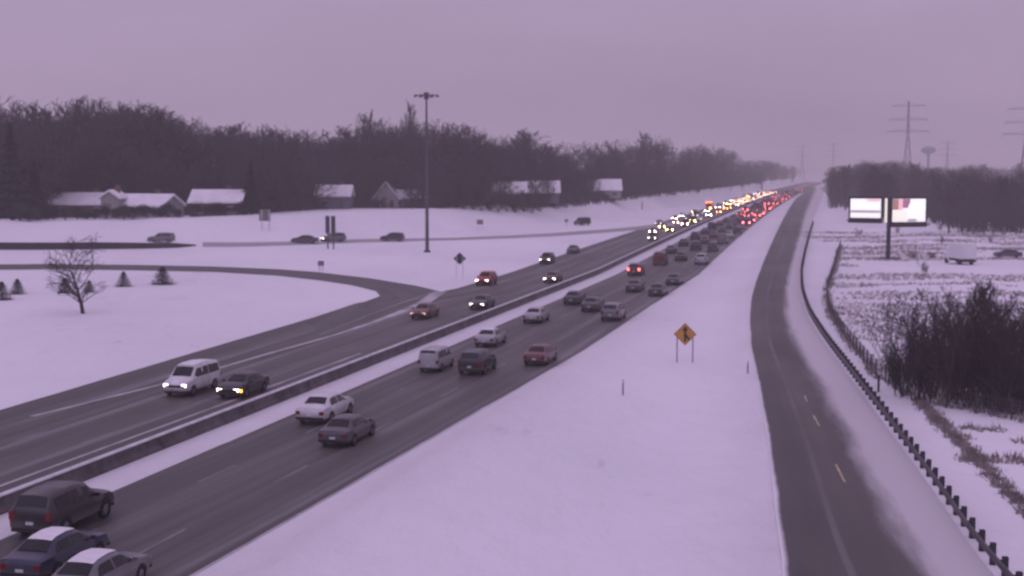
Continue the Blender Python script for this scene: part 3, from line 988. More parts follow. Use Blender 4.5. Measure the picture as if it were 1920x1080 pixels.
p = at(1284, 681)
s = empty('warning_sign', p, R(-4), 'amber diamond warning sign with black arrow on two posts in the snow field', 'road sign')
for sx in (-1, 1): MB().box(sx * .62 - .045, sx * .62 + .045, .02, .10, -.5, 2.5).build('post', m_greypost, s)
r_ = .90; zc = 2.32
dm = [(0, zc - r_), (r_, zc), (0, zc + r_), (-r_, zc)]
MB().prism(dm, -.02, .015).build('sign_panel', m_signyel, s)
bo = MB()
for k in range(4):
    (x0, z0), (x1, z1) = dm[k], dm[(k + 1) % 4]
    f0, f1 = .93, .89
    C_ = lambda x, z, f_: (x * f_, -.026, zc + (z - zc) * f_)
    bo.quad(C_(x0, z0, f0), C_(x1, z1, f0), C_(x1, z1, f1), C_(x0, z0, f1))
bo.build('border', m_signblk, s)
ar = MB()
ar.box(-.085, .085, -.034, -.022, zc - .60, zc + .32)
ar.prism([(-.24, zc + .28), (.24, zc + .28), (0, zc + .66)], -.034, -.022)
ar.prism([(.06, zc - .22), (.30, zc - .52), (.44, zc - .46), (.085, zc + .04)], -.034, -.023)
ar.build('merge_arrow', m_signblk, s)

def back_sign(px, py, w, h, zc, diamond, label, m=m_signback, mp=m_palepost, posts=(-.4, .4), rz=0.0, name='road_sign', pw=.05):
    p = at(px, py)
    s = empty(name, p, rz, label, 'road sign')
    for x in posts: MB().box(x - pw, x + pw, -.09, -.025, -.5, zc + h * (.25 if diamond else .45)).build('post', mp, s)
    if diamond: MB().prism([(0, zc - h/2), (w/2, zc), (0, zc + h/2), (-w/2, zc)], -.02, .02).build('sign_panel', m, s)
    else: MB().prism([(-w/2, zc - h/2), (w/2, zc - h/2), (w/2, zc + h/2), (-w/2, zc + h/2)], -.02, .02).build('sign_panel', m, s)
    return s
back_sign(862, 521, 1.8, 1.75, 2.75, True, 'dark backed diamond sign on two pale posts near the light mast', posts=(-.45, .45))
p = at(1090, 424)
back_sign(1062, 425, .9, .7, 1.6, False, 'small grey sign left of the black van', m=m_greypost, mp=m_greypost, posts=(0,))
back_sign(900, 433, 1.5, 1.1, 2.1, False, 'faint brown square sign on the snow bank before the hedge', m=m_brownback, posts=(-.45, .45))
back_sign(497, 433, 2.2, 2.3, 3.1, False, 'brown backed sign on a pale post at the foot of the wood', m=m_brownback, posts=(-.6, .85), pw=.09)
back_sign(602, 507, .9, .75, 1.05, False, 'low grey marker sign beside the loop ramp', m=m_greypost, mp=m_greypost, posts=(-.2, .25))
p = at(620, 467)
s = empty('guide_sign', p, 0, 'tall sign of two dark upright panels on brown posts by the service road', 'road sign')
m_brpost = mat('brown_post', (.09, .055, .05), .8)
for x in (-.52, .52):
    MB().box(x - .13, x + .13, .03, .17, -.5, 5.6).build('post', m_brpost, s)
    MB().box(x - .40, x + .40, -.04, .025, 2.9, 6.1).build('sign_panel', m_signback, s)
def stake(px, py, h, label, r=.05, m=m_greypost):
    p = at(px, py)
    s = empty('marker_post', p, 0, label, 'post')
    MB().box(-r, r, -r * .5, r * .5, -.3, h).build('post_shaft', m, s)
    MB().box(-r * 1.25, r * 1.25, -r * .5 - .012, -r * .5 - .002, h * .78, h * .98).build('reflector', m_palepost, s)
stake(1168, 742, 1.1, 'thin grey marker post alone in the middle of the snow field')
stake(1647, 735, 1.5, 'dark marker post on the ramp bank in front of the fence', .07, m_post)
stake(1204, 394, 3.4, 'dark slim post on the far snow bank', .16, m_post)
stake(1402, 700, .9, 'grey marker post at the left edge of the ramp')
p = at(1905, 779)

# ------------------------------------------------------------------ high mast light
p = at(801, 473)
mast = empty('light_mast', p, 0, 'very tall slender steel light mast standing in the snow left of the freeway', 'light mast')
top = (474 - 182) / 2560 * p.y * 1.0
m_mast = mat('dull_mast_steel', (.085, .08, .09), .5, .1, .3, metal=.3)
MB().bar((0,0,-.5), (0,0,top), .36, .16, 12).build('pole', m_mast, mast)
MB().bar((0,0,-.2), (0,0,.35), .65, .6, 12).build('base', m_par, mast)
MB().bar((0,0,top - .7), (0,0,top + .55), .45, .5, 12).build('hub', m_mast, mast)
ring = MB()
for k in range(24):
    t0, t1 = 2*pi*k/24, 2*pi*(k+1)/24
    ring.bar((1.5*cos(t0), 1.5*sin(t0), top), (1.5*cos(t1), 1.5*sin(t1), top), .08, sides=5)
for k in range(4): ring.bar((0,0,top), (1.5*cos(k*pi/2+.4), 1.5*sin(k*pi/2+.4), top), .07, sides=5)
ring.build('ring', m_mast, mast)
for k in range(6):
    t = 2*pi*k/6 + .1
    b = MB(); b.bar((1.55*cos(t), 1.55*sin(t), top + .02), (2.1*cos(t), 2.1*sin(t), top), .12, .16, 6)
    b.bar((2.0*cos(t), 2.0*sin(t), top - .28), (2.0*cos(t), 2.0*sin(t), top + .1), .34, .2, 10)
    b.build('luminaire', m_mast, mast)

# ------------------------------------------------------------------ billboard
m_face = mat('lit_panel_white', (.8, .8, .8), .6, emit=(1.0, .98, .98), strength=.78)
m_face2 = mat('lit_panel_cream', (.8, .78, .7), .6, emit=(1.0, .95, .80), strength=.70)
m_fgrey = mat('lit_panel_grey', (.4, .38, .38), .6, emit=(.42, .36, .38), strength=.6)
m_fbrown = mat('lit_panel_brown', (.3, .18, .14), .6, emit=(.42, .22, .18), strength=.6)
m_fpink = mat('lit_panel_pink', (.7, .4, .42), .6, emit=(.95, .52, .56), strength=.7)
m_fmauve = mat('lit_panel_mauve', (.3, .16, .22), .6, emit=(.36, .16, .25), strength=.6)
m_frame = mat('billboard_frame', (.018, .013, .018), .7)
p = at(1665, 486)
bb = empty('billboard', p, 0, 'lit white billboard with two angled faces on one dark column', 'billboard')
k_ = p.y / 2560                       # metres per pixel there
def zpx(py): return (486 - py) * k_
MB().bar((0, 0, -.5), (0, 0, zpx(371)), .38, .36, 14).build('column', m_frame, bb)
MB().box(-2.0, 2.0, -.9, .9, -.1, .22).build('base', m_par, bb)
def face(name, xa, xb, ya, yb, zb, zt, prints, base_m):
    f_ = empty(name, (0,0,0)); f_.parent = bb
    A, B = Vector((xa, ya, 0)), Vector((xb, yb, 0))
    d = (B - A).normalized(); nrm = Vector((d.y, -d.x, 0)); Ln = (B - A).length
    f_.location = A; f_.rotation_euler = (0, 0, math.atan2(d.y, d.x))
    # local: x along face, -y towards the viewer
    MB().box(0, Ln, -.02, .04, zb, zt).build('lit_panel', base_m, f_)
    fr = MB()
    fr.box(-.30, Ln + .25, .045, .35, zb - .12, zt + .35)
    fr.box(-.30, -.02, -.08, .042, zb - .12, zt + .35); fr.box(Ln + .02, Ln + .25, -.08, .042, zb - .12, zt + .35)
    fr.box(-.018, Ln + .018, -.08, .042, zt + .02, zt + .35)
    fr.box(-.018, Ln + .018, -.08, .042, zb - .12, zb - .02)
    fr.build('frame', m_frame, f_)
    cw = MB().box(-.3, Ln + .3, -1.1, .1, zb - .55, zb - .35)
    cw.box(-.3, Ln + .3, -.1, .3, zb - .9, zb - .14)
    for i in range(9): cw.bar((Ln * i / 8, -1.05, zb - .35), (Ln * i / 8, -1.05, zb + .1), .03, sides=4)
    cw.build('catwalk', m_frame, f_)
    for x0, x1, z0, z1, mm, rnd in prints:
        b = MB()
        if rnd:
            b.prism([((x0 + x1)/2 + (x1 - x0)/2 * cos(2*pi*i/18), (z0 + z1)/2 + (z1 - z0)/2 * sin(2*pi*i/18)) for i in range(18)], -.05, -.022)
        else:
            b.box(x0, x1, -.035 - .002 * len(bb.children), -.022, z0, z1)
        b.build('printed_patch', mm, f_)
zb, zt = zpx(409), zpx(373); H_ = zt - zb
face('sign_face', (1601-1665)*k_, (1651-1665)*k_, 3.2, .55, zb, zt, [(.06, 5.25, zb + H_*.26, zb + H_*.40, m_fgrey, False), (2.9, 5.2, zb + H_*.86, zb + H_*.97, m_fpink, False)], m_face)
zb, zt = zpx(416), zpx(373); H_ = zt - zb
face('sign_face', (1670-1665)*k_, (1737-1665)*k_, -.35, 1.2, zb, zt,
     [(.03, 1.15, zb + H_*.52, zb + H_*.99, m_fbrown, False), (1.16, 1.95, zb + H_*.50, zb + H_*.99, m_fpink, False), (1.96, 3.4, zb + H_*.60, zb + H_*.99, m_fmauve, False),
      (.03, 2.9, zb + H_*.03, zb + H_*.48, m_face2, False), (3.0, 5.9, zb + H_*.16, zb + H_*.97, m_face, True), (3.0, 4.7, zb + H_*.02, zb + H_*.13, m_fgrey, False)], m_face)
MB().box(-.62, -.43, -.3, .5, zpx(417), zpx(372)).build('column_glow_strip', m_face2, bb)  # glowing strip standing in for lamplight on the column's upper part

# ------------------------------------------------------------------ transmission towers, water tower
m_lat = mat('lattice_steel', (.12, .11, .125), .6)
def tower(px, ytop, Y, half_px, label, arms=(.95, .80, .67), base_hw=4.2):
    d = ray(px, ytop)
    X = d.x * Y; H = CAM_H + d.z * Y
    z0 = ground(X, Y); H -= z0
    t = empty('transmission_tower', (X, Y, z0), R(-14), label, 'pylon', 'lattice transmission towers beyond the freeway')
    def hw(z):
        zf = z / H
        return base_hw * (1 - zf / .62) + .75 * zf / .62 if zf < .62 else .75 - .45 * (zf - .62) / .38
    lv = [0, .16, .31, .44, .54, .62, .70, .78, .86, .94, 1.0]
    for sx in (-1, 1):
        for sy in (-1, 1):
            b = MB()
            for a_, b_ in zip(lv, lv[1:]):
                b.bar((sx*hw(a_*H), sy*hw(a_*H), a_*H), (sx*hw(b_*H), sy*hw(b_*H), b_*H), .32, sides=4)
            b.build('leg', m_lat, t)
    b = MB()
    for a_, b_ in zip(lv, lv[1:]):
        h0, h1, z0_, z1_ = hw(a_*H), hw(b_*H), a_*H, b_*H
        for s_ in (-1, 1):
            b.bar((-h0, s_*h0, z0_), (h1, s_*h1, z1_), .15, sides=3); b.bar((h0, s_*h0, z0_), (-h1, s_*h1, z1_), .15, sides=3)
            b.bar((s_*h0, -h0, z0_), (s_*h1, h1, z1_), .15, sides=3); b.bar((s_*h0, h0, z0_), (s_*h1, -h1, z1_), .15, sides=3)
            b.bar((-h1, s_*h1, z1_), (h1, s_*h1, z1_), .15, sides=3)
    b.build('bracing', m_lat, t)
    aw = half_px * Y / 2560
    for i, zf in enumerate(arms):
        z = zf * H; w = aw * (.86, 1.0, 1.08)[i % 3]
        b = MB()
        for s_ in (-1, 1):
            for sy in (-1, 1):
                b.bar((s_*hw(z), sy*hw(z), z), (s_*w, 0, z + .2), .24, sides=4); b.bar((s_*hw(z), sy*hw(z), z + 2.0), (s_*w, 0, z + .3), .10, sides=4)
            for q in (.35, .65): b.bar((s_*w*q, 0, z), (s_*w*q, 0, z + 2*(1-q)), .08, sides=3)
        a_ = b.build('cross_arm', m_lat, t)
        for s_ in (-1, 1): MB().bar((s_*w, 0, z + .1), (s_*w, 0, z - 2.0), .13, sides=5).build('insulator', m_lat, a_)
    return t
tower(1704, 190, 980, 34, 'tallest lattice pylon, standing above the lit billboard')
tower(1926, 196, 900, 38, 'pylon cut off by the right edge')
tower(1505, 272, 2100, 12, 'tiny hazy pylon over the end of the freeway')
tower(1563, 268, 2000, 13, 'small hazy pylon midway between the freeway end and the tallest pylon')
tower(1777, 264, 1700, 15, 'small hazy pylon right of the water tower', base_hw=3.0)
d = ray(1741, 282); Y = 1900; X = d.x * Y; z0 = ground(X, Y)
wt = empty('water_tower', (X, Y, z0), 0, 'small bulbous water tower over the far wood right of the pylon', 'water tower')
zc = CAM_H + d.z * Y - z0
m_tank = mat('water_tank_blue_grey', (.10, .13, .20), .6)
MB().lathe([(0.1, zc - 5.0), (6, zc - 4.2), (10, zc - 1.2), (10.4, zc + .8), (8.2, zc + 3.6), (3.6, zc + 5.2), (.05, zc + 5.6)], 20).build('tank', m_tank, wt, True)
MB().lathe([(4.0, 0), (2.2, 4), (1.6, zc - 9), (3.4, zc - 4.6)], 14).build('stem', m_tank, wt, True)

# ------------------------------------------------------------------ houses
m_siding = [mat('siding_grey', (.22, .21, .22), .8, .1, 1), mat('siding_cream', (.27, .25, .24), .8, .1, 1), mat('siding_brick', (.10, .065, .06), .9, .25, 4), mat('siding_blue', (.12, .13, .16), .8, .1, 1)]
m_roofs = mat('snowy_roof', (.76, .75, .77), .8, .10, .6)
m_win = mat('house_window', (.03, .03, .04), .15)
m_wframe = mat('window_frame', (.5, .5, .5), .7)
m_door = mat('house_door', (.12, .05, .04), .6)
m_chim = mat('chimney_brick', (.14, .07, .06), .9, .3, 5)
def house(px, py, w, dp, eave, ridge, wm, label, rz=0.0, gable_front=False):
    p = at(px, py)
    h = empty('house', (p.x, p.y + 17, ground(p.x, p.y + 17) - .1), rz, label, 'house', 'houses under the trees left of the freeway')
    wl = MB()
    if not gable_front: wl.prism([(-dp/2, 0), (dp/2, 0), (dp/2, eave), (0, ridge), (-dp/2, eave)], -w/2, w/2)
    else: wl.prism([(-w/2, 0), (w/2, 0), (w/2, eave), (0, ridge), (-w/2, eave)], -dp/2, dp/2)
    if not gable_front: wl.v = [(y, x, z) for x, y, z in wl.v]; wl.f = [tuple(reversed(q)) for q in wl.f]
    wl.build('wall', wm, h)
    rf = MB(); o = .5; th = .35
    S_ = (dp if not gable_front else w) / 2; Ln = (w if not gable_front else dp) / 2 + o
    sl = (ridge - eave) / S_
    for s_ in (-1, 1):
        pr = [(0, ridge + .02), (s_ * (S_ + o), eave - sl * o + .02), (s_ * (S_ + o), eave - sl * o + .02 + th), (0, ridge + .02 + th)]
        if s_ > 0: pr = pr[::-1]
        q = MB().prism(pr, -Ln, Ln)
        if not gable_front: q.v = [(y, x, z) for x, y, z in q.v]; q.f = [tuple(reversed(k)) for k in q.f]
        n0 = len(rf.v); rf.v += q.v; rf.f += [tuple(n0 + i for i in k) for k in q.f]; rf.mi += [0] * len(q.f)
    r_ = rf.build('roof', m_roofs, h)
    c = MB().box(w*.18 - .45, w*.18 + .45, .3, 1.1, eave, ridge + 1.2); c.build('chimney', m_chim, r_)
    front = -(dp/2) - .03
    nwin = max(2, int(w / 3.4))
    for i in range(nwin):
        x = -w/2 + w * (i + .5) / nwin
        if i == nwin // 2:
            MB().box(x - .5, x + .5, front, front + .025, .1, 2.15).build('door', m_door, h); continue
        o_ = MB().box(x - .8, x + .8, front, front + .025, .95, 2.15).build('window', m_win, h)
        f_ = MB()
        f_.box(x - .9, x + .9, front - .03, front - .004, 2.152, 2.27); f_.box(x - .9, x + .9, front - .03, front - .004, .83, .948)
        f_.box(x - .9, x - .802, front - .03, front - .004, .95, 2.15); f_.box(x + .802, x + .9, front - .03, front - .004, .95, 2.15); f_.box(x - .04, x + .04, front - .03, front - .004, .95, 2.15)
        f_.build('frame', m_wframe, o_)
house(112, 412, 12.5, 9, 2.9, 5.0, m_siding[2], 'leftmost house with a broad snowy roof beside the dark evergreen')
house(165, 412, 3.4, 6, 4.4, 5.6, m_siding[1], 'small pale gabled outbuilding between the two leftmost snowy roofs', 0, True)
house(232, 412, 11.5, 9, 2.6, 4.7, m_siding[0], 'house with a low snowy roof sloping right behind the leftmost wood', R(-16))
house(378, 408, 10.5, 9, 3.1, 5.4, m_siding[2], 'house with a high snowy roof under the tall wood right of the outbuilding')
house(611, 395, 8.5, 8, 3.4, 5.8, m_siding[3], 'blue grey house with a square snowy roof above the twin panel sign')
house(715, 392, 6.5, 9, 2.8, 6.9, m_siding[1], 'narrow pale gabled house just left of the light mast', 0, True)
house(760, 392, 9.5, 8, 2.7, 4.6, m_siding[0], 'low house with a snowy roof directly behind the light mast')
house(955, 399, 9.0, 8, 3.4, 6.2, m_siding[0], 'snowy roofed house behind the left end of the long hedge')
house(1020, 398, 9.5, 8, 3.4, 6.4, m_siding[3], 'blue grey snowy roofed house behind the right end of the hedge')
house(1134, 384, 13, 9, 3.0, 6.4, m_siding[1], 'farthest house, wide snowy roof near the black van')
p = at(1600, 425)

# ------------------------------------------------------------------ trees
m_bark = mat('dark_bark', (.038, .033, .034), .95, .3, 2)
m_twig = mat('bare_twigs', (.042, .036, .039), .95, .25, .3)
m_twig2 = mat('bare_twigs_reddish', (.056, .041, .045), .95, .25, .3)
m_ever = mat('evergreen_needles', (.028, .036, .034), .9, .35, .8)
m_bush = mat('dull_bush', (.045, .046, .042), .95, .35, .6)

def gen_tree(seed, H, form='round', twig=.05, levels=5, trunk_r=.28, multi=1, up=.3):
    rg = random.Random(seed)
    T, Cn = MB(), MB()
    def wob(d, k): return (d + Vector((rg.uniform(-1,1), rg.uniform(-1,1), rg.uniform(-.5,.8))) * k).normalized()
    def off(d, ang):
        a = d.orthogonal().normalized(); b = d.cross(a); t = rg.uniform(0, 2*pi)
        nd = d * cos(ang) + (a * cos(t) + b * sin(t)) * sin(ang)
        nd.z += up
        return nd.normalized()
    def branch(p, d, ln, r, lev):
        steps = 3 if lev <= 1 else (2 if lev < levels else 1)
        q = p
        for i in range(steps):
            d = wob(d, .15)
            n_ = q + d * (ln / steps)
            ra = max(twig * .5, r * (1 - .55 * i / steps)); rb = max(twig * .35, r * (1 - .55 * (i + 1) / steps))
            Cn.bar(q, n_, ra, rb, 4 if lev <= 1 else 3, cap=False)
            q = n_
            if lev < levels:
                for _ in range(rg.choice((1, 2, 2)) if lev < levels - 1 else 2):
                    branch(p.lerp(q, rg.uniform(.5, 1)) if i == 0 else q, off(d, rg.uniform(.4, .95)), ln * rg.uniform(.40, .66) * (1 - .15 * i), rb * .62, lev + 1)
    for k in range(multi):
        base = Vector((rg.uniform(-.9,.9), rg.uniform(-.9,.9), -.3)) if multi > 1 else Vector((0,0,-.3))
        lean = .42 if multi > 1 else .05
        d = Vector((rg.uniform(-lean,lean), rg.uniform(-lean,lean), 1)).normalized()
        hk = H * (rg.uniform(.5, 1.0) if multi > 1 else 1)
        n = 8
        top = .80 if form == 'tall' else (.62 if form == 'round' else .85)
        q = base
        for i in range(n):
            t = (i + 1) / n
            d = wob(d, .07)
            n_ = q + d * (hk * top / n)
            T.bar(q, n_, trunk_r * (1 - .8 * (i / n)), trunk_r * (1 - .8 * t), 6 if multi == 1 else 4, cap=False)
            q = n_
            if t < (.20 if multi == 1 else .10): continue
            nb = rg.choice((3, 4)) if multi == 1 else rg.choice((1, 2))
            for _ in range(nb):
                if form == 'tall': ln = hk * (.12 + .26 * (1 - t)) * rg.uniform(.7, 1.2)
                elif form == 'round': ln = hk * (.14 + .22 * min(1, t * 1.6)) * rg.uniform(.7, 1.25)
                else: ln = hk * (.14 + .16 * (1 - t)) * rg.uniform(.7, 1.3)
                branch(q, off(d, rg.uniform(.5, 1.05)), ln, trunk_r * .38 * (1 - .5 * t), 1)
    if form == 'round':              # bare crowns end in a soft rounded outline
        nf = []
        for f_ in Cn.f:
            x, y, z = Cn.v[f_[-1]]
            e = (x / (.36 * H)) ** 2 + (y / (.36 * H)) ** 2 + ((z - .54 * H) / (.45 * H)) ** 2
            if e < 1.0 + .12 * sin(x * 1.7) * cos(y * 1.3): nf.append(f_)
        used = sorted({i for f_ in nf for i in f_}); mp_ = {o: n for n, o in enumerate(used)}
        Cn.v = [Cn.v[i] for i in used]; Cn.f = [tuple(mp_[i] for i in f_) for f_ in nf]; Cn.mi = [0] * len(nf)
    zmax = max(v[2] for v in Cn.v)
    sc = H / zmax
    for b in (T, Cn): b.v = [(x * sc, y * sc, z * sc) for x, y, z in b.v]
    return T, Cn
def tree_proto(name, seed, H, mt, mb=m_bark, **k):
    T, Cn = gen_tree(seed, H, **k)
    r = bpy.data.objects.new(name, None); COL.objects.link(r)
    T.build('trunk', mb, r); Cn.build('crown', mt, r)
    return r
def conifer_proto(name, seed, H, R0, m=m_ever, n=2600, power=1.0):
    rg = random.Random(seed)
    r = bpy.data.objects.new(name, None); COL.objects.link(r)
    MB().bar((0,0,-.3), (0,0,H * .9), .022 * H, .03, 7).build('trunk', m_bark, r)
    b = MB()
    for _ in range(n):
        t = rg.random() ** 1.3
        z = H * (.05 + .95 * t)
        ly = .75 + .25 * sin(z * 5.2 / (H / 14))
        rr = R0 * (1 - t) ** power * ly * (rg.random() ** .4) + .05
        th = rg.uniform(0, 2*pi)
        P = Vector((rr * cos(th), rr * sin(th), z - .12 * rr))
        o_ = Vector((cos(th), sin(th), -.35 + rg.uniform(-.3,.3))).normalized()
        s_ = o_.cross(Vector((rg.uniform(-.3,.3), rg.uniform(-.3,.3), 1))).normalized()
        L_ = max(H * rg.uniform(.022, .05), .12); w = L_ * rg.uniform(.3, .5)
        k = len(b.v)
        for q in (P - s_*w - o_*L_*.5, P + s_*w - o_*L_*.5, P + o_*L_ + Vector((0,0,-.1*L_))): b.v.append(tuple(q))
        b.f.append((k, k+1, k+2)); b.mi.append(0)
    b.build('crown', m, r)
    return r
def bush_proto(name, seed, H, R0, m=m_bush, n=1300):
    rg = random.Random(seed)
    r = bpy.data.objects.new(name, None); COL.objects.link(r)
    st = MB()
    for _ in range(9):
        th = rg.uniform(0, 2*pi); st.bar((rg.uniform(-.2,.2), rg.uniform(-.2,.2), -.2), (R0*.7*cos(th), R0*.7*sin(th), H*rg.uniform(.6,.95)), .05, .02, 4)
    st.build('stem', m_bark, r)
    b = MB()
    lumps = [(rg.uniform(-.5,.5)*R0, rg.uniform(-.5,.5)*R0, rg.uniform(.3,.72)*H, rg.uniform(.45,.75)) for _ in range(7)]
    for _ in range(n):
        cx, cy, cz, s_ = rg.choice(lumps)
        v_ = Vector((rg.gauss(0,1), rg.gauss(0,1), rg.gauss(0,1))).normalized() * rg.random() ** .4
        P = Vector((cx + v_.x*R0*s_*.8, cy + v_.y*R0*s_*.8, max(.05, cz + v_.z*H*.42*s_*1.2)))
        a = Vector((rg.uniform(-1,1), rg.uniform(-1,1), rg.uniform(-1,1))).normalized(); c = a.orthogonal().normalized()
        L_ = rg.uniform(.12, .3)
        k = len(b.v)
        for q in (P + a*L_, P + c*L_*.6, P - c*L_*.6): b.v.append(tuple(q))
        b.f.append((k, k+1, k+2)); b.mi.append(0)
    b.build('foliage', m, r)
    return r
BT = [tree_proto('bare_tree', 20 + i, 20.0, (m_twig, m_twig2)[i % 2], form=('round', 'round', 'round', 'round', 'tall', 'round')[i], twig=.085, trunk_r=.32, levels=4, up=(.25, .15, .35, .1, .5, .2)[i]) for i in range(6)]
SM = tree_proto('bare_sapling', 51, 8.5, m_twig, form='round', twig=.030, trunk_r=.16, levels=4, up=.10)
BR = [tree_proto('bare_thicket_tree', 60 + i, 7.5, (m_twig, m_twig2)[i % 2], form='brush', twig=.022, trunk_r=.045, levels=(3, 4, 3, 4)[i], multi=(7, 4, 9, 5)[i], up=(.5, .25, .6, .35)[i]) for i in range(4)]
for r_ in BR:
    for c_ in r_.children:
        if c_.name.startswith('trunk'): c_['kind'] = 'stuff'
CF = [conifer_proto('evergreen_tree', 80 + i, 16.0, 4.2, n=4200) for i in range(2)]
SC = [conifer_proto('young_evergreen', 90 + i, 2.2, 1.15, n=1700, power=.75) for i in range(2)]
BU = [bush_proto('evergreen_bush', 95 + i, 4.4, 2.6, n=1900) for i in range(3)]
PROTOS = BT + [SM] + BR + CF + SC + BU + list(TEMPL.values())
def plant(proto, X, Y, s, rz, label, cat, group=None, z=None, sz=None):
    t = copy_tree(proto)
    t.name = proto.name.split('.')[0]
    t.location = (X, Y, ground(X, Y) if z is None else z)
    t.rotation_euler = (0, 0, rz)
    t.scale = (s, s, sz or s)
    return tag(t, label, cat, group)
rt = random.Random(5)
# skyline of the left wood: pixel x -> pixel y of the tree tops
SKY = [(-80,190),(0,180),(50,190),(110,196),(150,182),(190,176),(240,184),(290,180),(335,200),(372,222),(420,226),(470,218),(520,222),(570,238),(650,240),(690,222),(760,218),(830,222),(900,228),(960,236),(1010,250),(1060,270),(1100,262),(1160,262),(1205,248),(1250,258),(1310,262),(1360,264),(1395,288),(1430,306),(1470,318)]
W1 = 'bare woodland left of the freeway'
cnt = 0
def left_label(px, yadd):
    row = 'tall back row bare tree' if yadd > 40 else ('middle row bare tree' if yadd > 13 else 'front row bare tree')
    for lim, where in ((60, 'at the left edge beside the dark evergreens'), (150, 'above the leftmost snowy roof'), (240, 'above the gabled outbuilding and its right neighbour'), (330, 'left of the high snowy roof'),
                       (430, 'above the high snowy roof'), (520, 'above the brown backed sign'), (600, 'left of the twin panel sign'), (680, 'above the blue grey house'),
                       (790, 'just left of the light mast'), (860, 'just right of the light mast'), (950, 'above the left half of the hedge'), (1040, 'above the right half of the hedge'),
                       (1120, 'right of the hedge'), (1200, 'above the farthest house'), (1300, 'above the far snow bank'), (1380, 'above the oncoming queue')):
        if px < lim: return row + ' ' + where
    return row + ' where it tapers off'
def left_tree(px, py_base_off, top_off, yadd):
    global cnt
    base = interp([(-80,412),(0,412),(450,403),(640,391),(800,391),(1040,392),(1130,382),(1200,371),(1330,357),(1420,349)], px)
    p = at(px, base)
    Y = p.y + yadd
    d = ray(px, interp(SKY, px) + top_off)
    X = d.x * Y
    z0 = ground(X, Y)
    H = CAM_H + d.z * Y - z0
    if H < 5: return
    proto = rt.choice(BT + [BT[0], BT[3], BT[5]])
    plant(proto, X, Y, H / 20 * rt.uniform(1.1, 1.6), rt.uniform(0, 6.28), left_label(px, yadd), 'tree', W1, sz=H / 20)
x = -60
while x < 1400:                       # tall back rows
    left_tree(x + rt.uniform(-6, 6), 0, rt.uniform(-4, 26), rt.uniform(38, 70)); x += 19
x = -50
while x < 1420:                       # middle rows
    left_tree(x + rt.uniform(-6, 6), 0, rt.uniform(10, 45), rt.uniform(22, 40)); x += 23
x = -60
while x < 1400:                       # front row among the houses
    left_tree(x + rt.uniform(-10, 10), 0, rt.uniform(40, 115), rt.uniform(3, 10)); x += 27
for px, yt, add, lab in ((690, 203, 45, 'thin lacy tree rising above the wood left of the light mast'), (768, 186, 40, 'slender spire of a tree just left of the light mast'),
                         (1205, 243, 50, 'pointed tree top above the far part of the left wood')):
    p = at(px, 391 if px < 1000 else 371); Y = p.y + add; d = ray(px, yt); X = d.x * Y; z0 = ground(X, Y); H = CAM_H + d.z * Y - z0
    plant(BT[4], X, Y, H / 20 * (.45 if px == 768 else .8), rt.uniform(0, 6), lab, 'tree', sz=H / 20)
for px, yt, add, lab in ((18, 232, 8, 'tall dark evergreen at the left edge in front of the wood'), (64, 300, 10, 'shorter dark evergreen right of the tall one at the left edge'), (470, 300, 8, 'dark evergreen between the snowy roofs behind the brown backed sign')):
    p = at(px, 414 if px < 100 else 404); Y = p.y + add; d = ray(px, yt); X = d.x * Y; z0 = ground(X, Y); H = CAM_H + d.z * Y - z0
    plant(CF[px % 2], X, Y, H / 16 * 1.15, rt.uniform(0, 6), lab, 'tree', sz=H / 16)
# hedge and shrubs along the crest
for i, px in enumerate(range(838, 1030, 16)):
    p = at(px, interp([(838,391),(940,401),(1030,402)], px))
    plant(BU[i % 3], p.x, p.y + 3 + (i % 2) * 1.5, rt.uniform(1.0, 1.3), rt.uniform(0, 6), ('first','second','third','fourth','fifth','sixth','seventh','eighth','ninth','tenth','eleventh','twelfth')[i] + ' dark bush from the left in the tall hedge on the snow bank', 'bush', 'hedge on the snow bank', sz=rt.uniform(1.15, 1.5))
x = 20
while x < 570:
    p = at(x, interp([(0,416),(250,412),(450,404),(600,392)], x))
    plant(BU[rt.randrange(3)], p.x, p.y + rt.uniform(1, 5), rt.uniform(.55, 1.0), rt.uniform(0, 6), 'low dark shrub ' + left_label(x, 0).split('bare tree ')[1].replace('above', 'below'), 'bush', 'shrubs at the foot of the left wood', sz=rt.uniform(.35, .75)); x += rt.uniform(12, 28)
x = 1040
while x < 1350:
    p = at(x, interp([(1040,394),(1130,384),(1200,372),(1330,358)], x))
    plant(BU[rt.randrange(3)], p.x, p.y + rt.uniform(2, 8), rt.uniform(.6, .9), rt.uniform(0, 6), 'low dark shrub along the far snow bank', 'bush', 'shrubs along the far snow bank', sz=rt.uniform(.4, .7)); x += rt.uniform(20, 34)
# lone tree and young evergreens inside the loop ramp
p = at(156, 588)
plant(SM, p.x, p.y, 1.35, .7, 'small bare spreading tree alone in the snow inside the loop ramp', 'tree', sz=1.0)
for i, (px, py, s, lab) in enumerate(((4, 562, 1.15, 'young evergreen at the left edge inside the loop ramp'), (33, 551, 1.0, 'young evergreen second from the left edge'), (122, 549, 1.0, 'young evergreen left of the small bare tree'),
                                      (168, 548, .8, 'smallest young evergreen, just behind the small bare tree'), (232, 537, 1.05, 'young evergreen right of the small bare tree'), (305, 533, 1.25, 'broadest young evergreen, rightmost inside the loop ramp'))):
    p = at(px, py); plant(SC[i % 2], p.x, p.y, s * (1.35 if px == 305 else 1.1), i, lab, 'young evergreen', 'young evergreens inside the loop ramp', sz=s * .82)
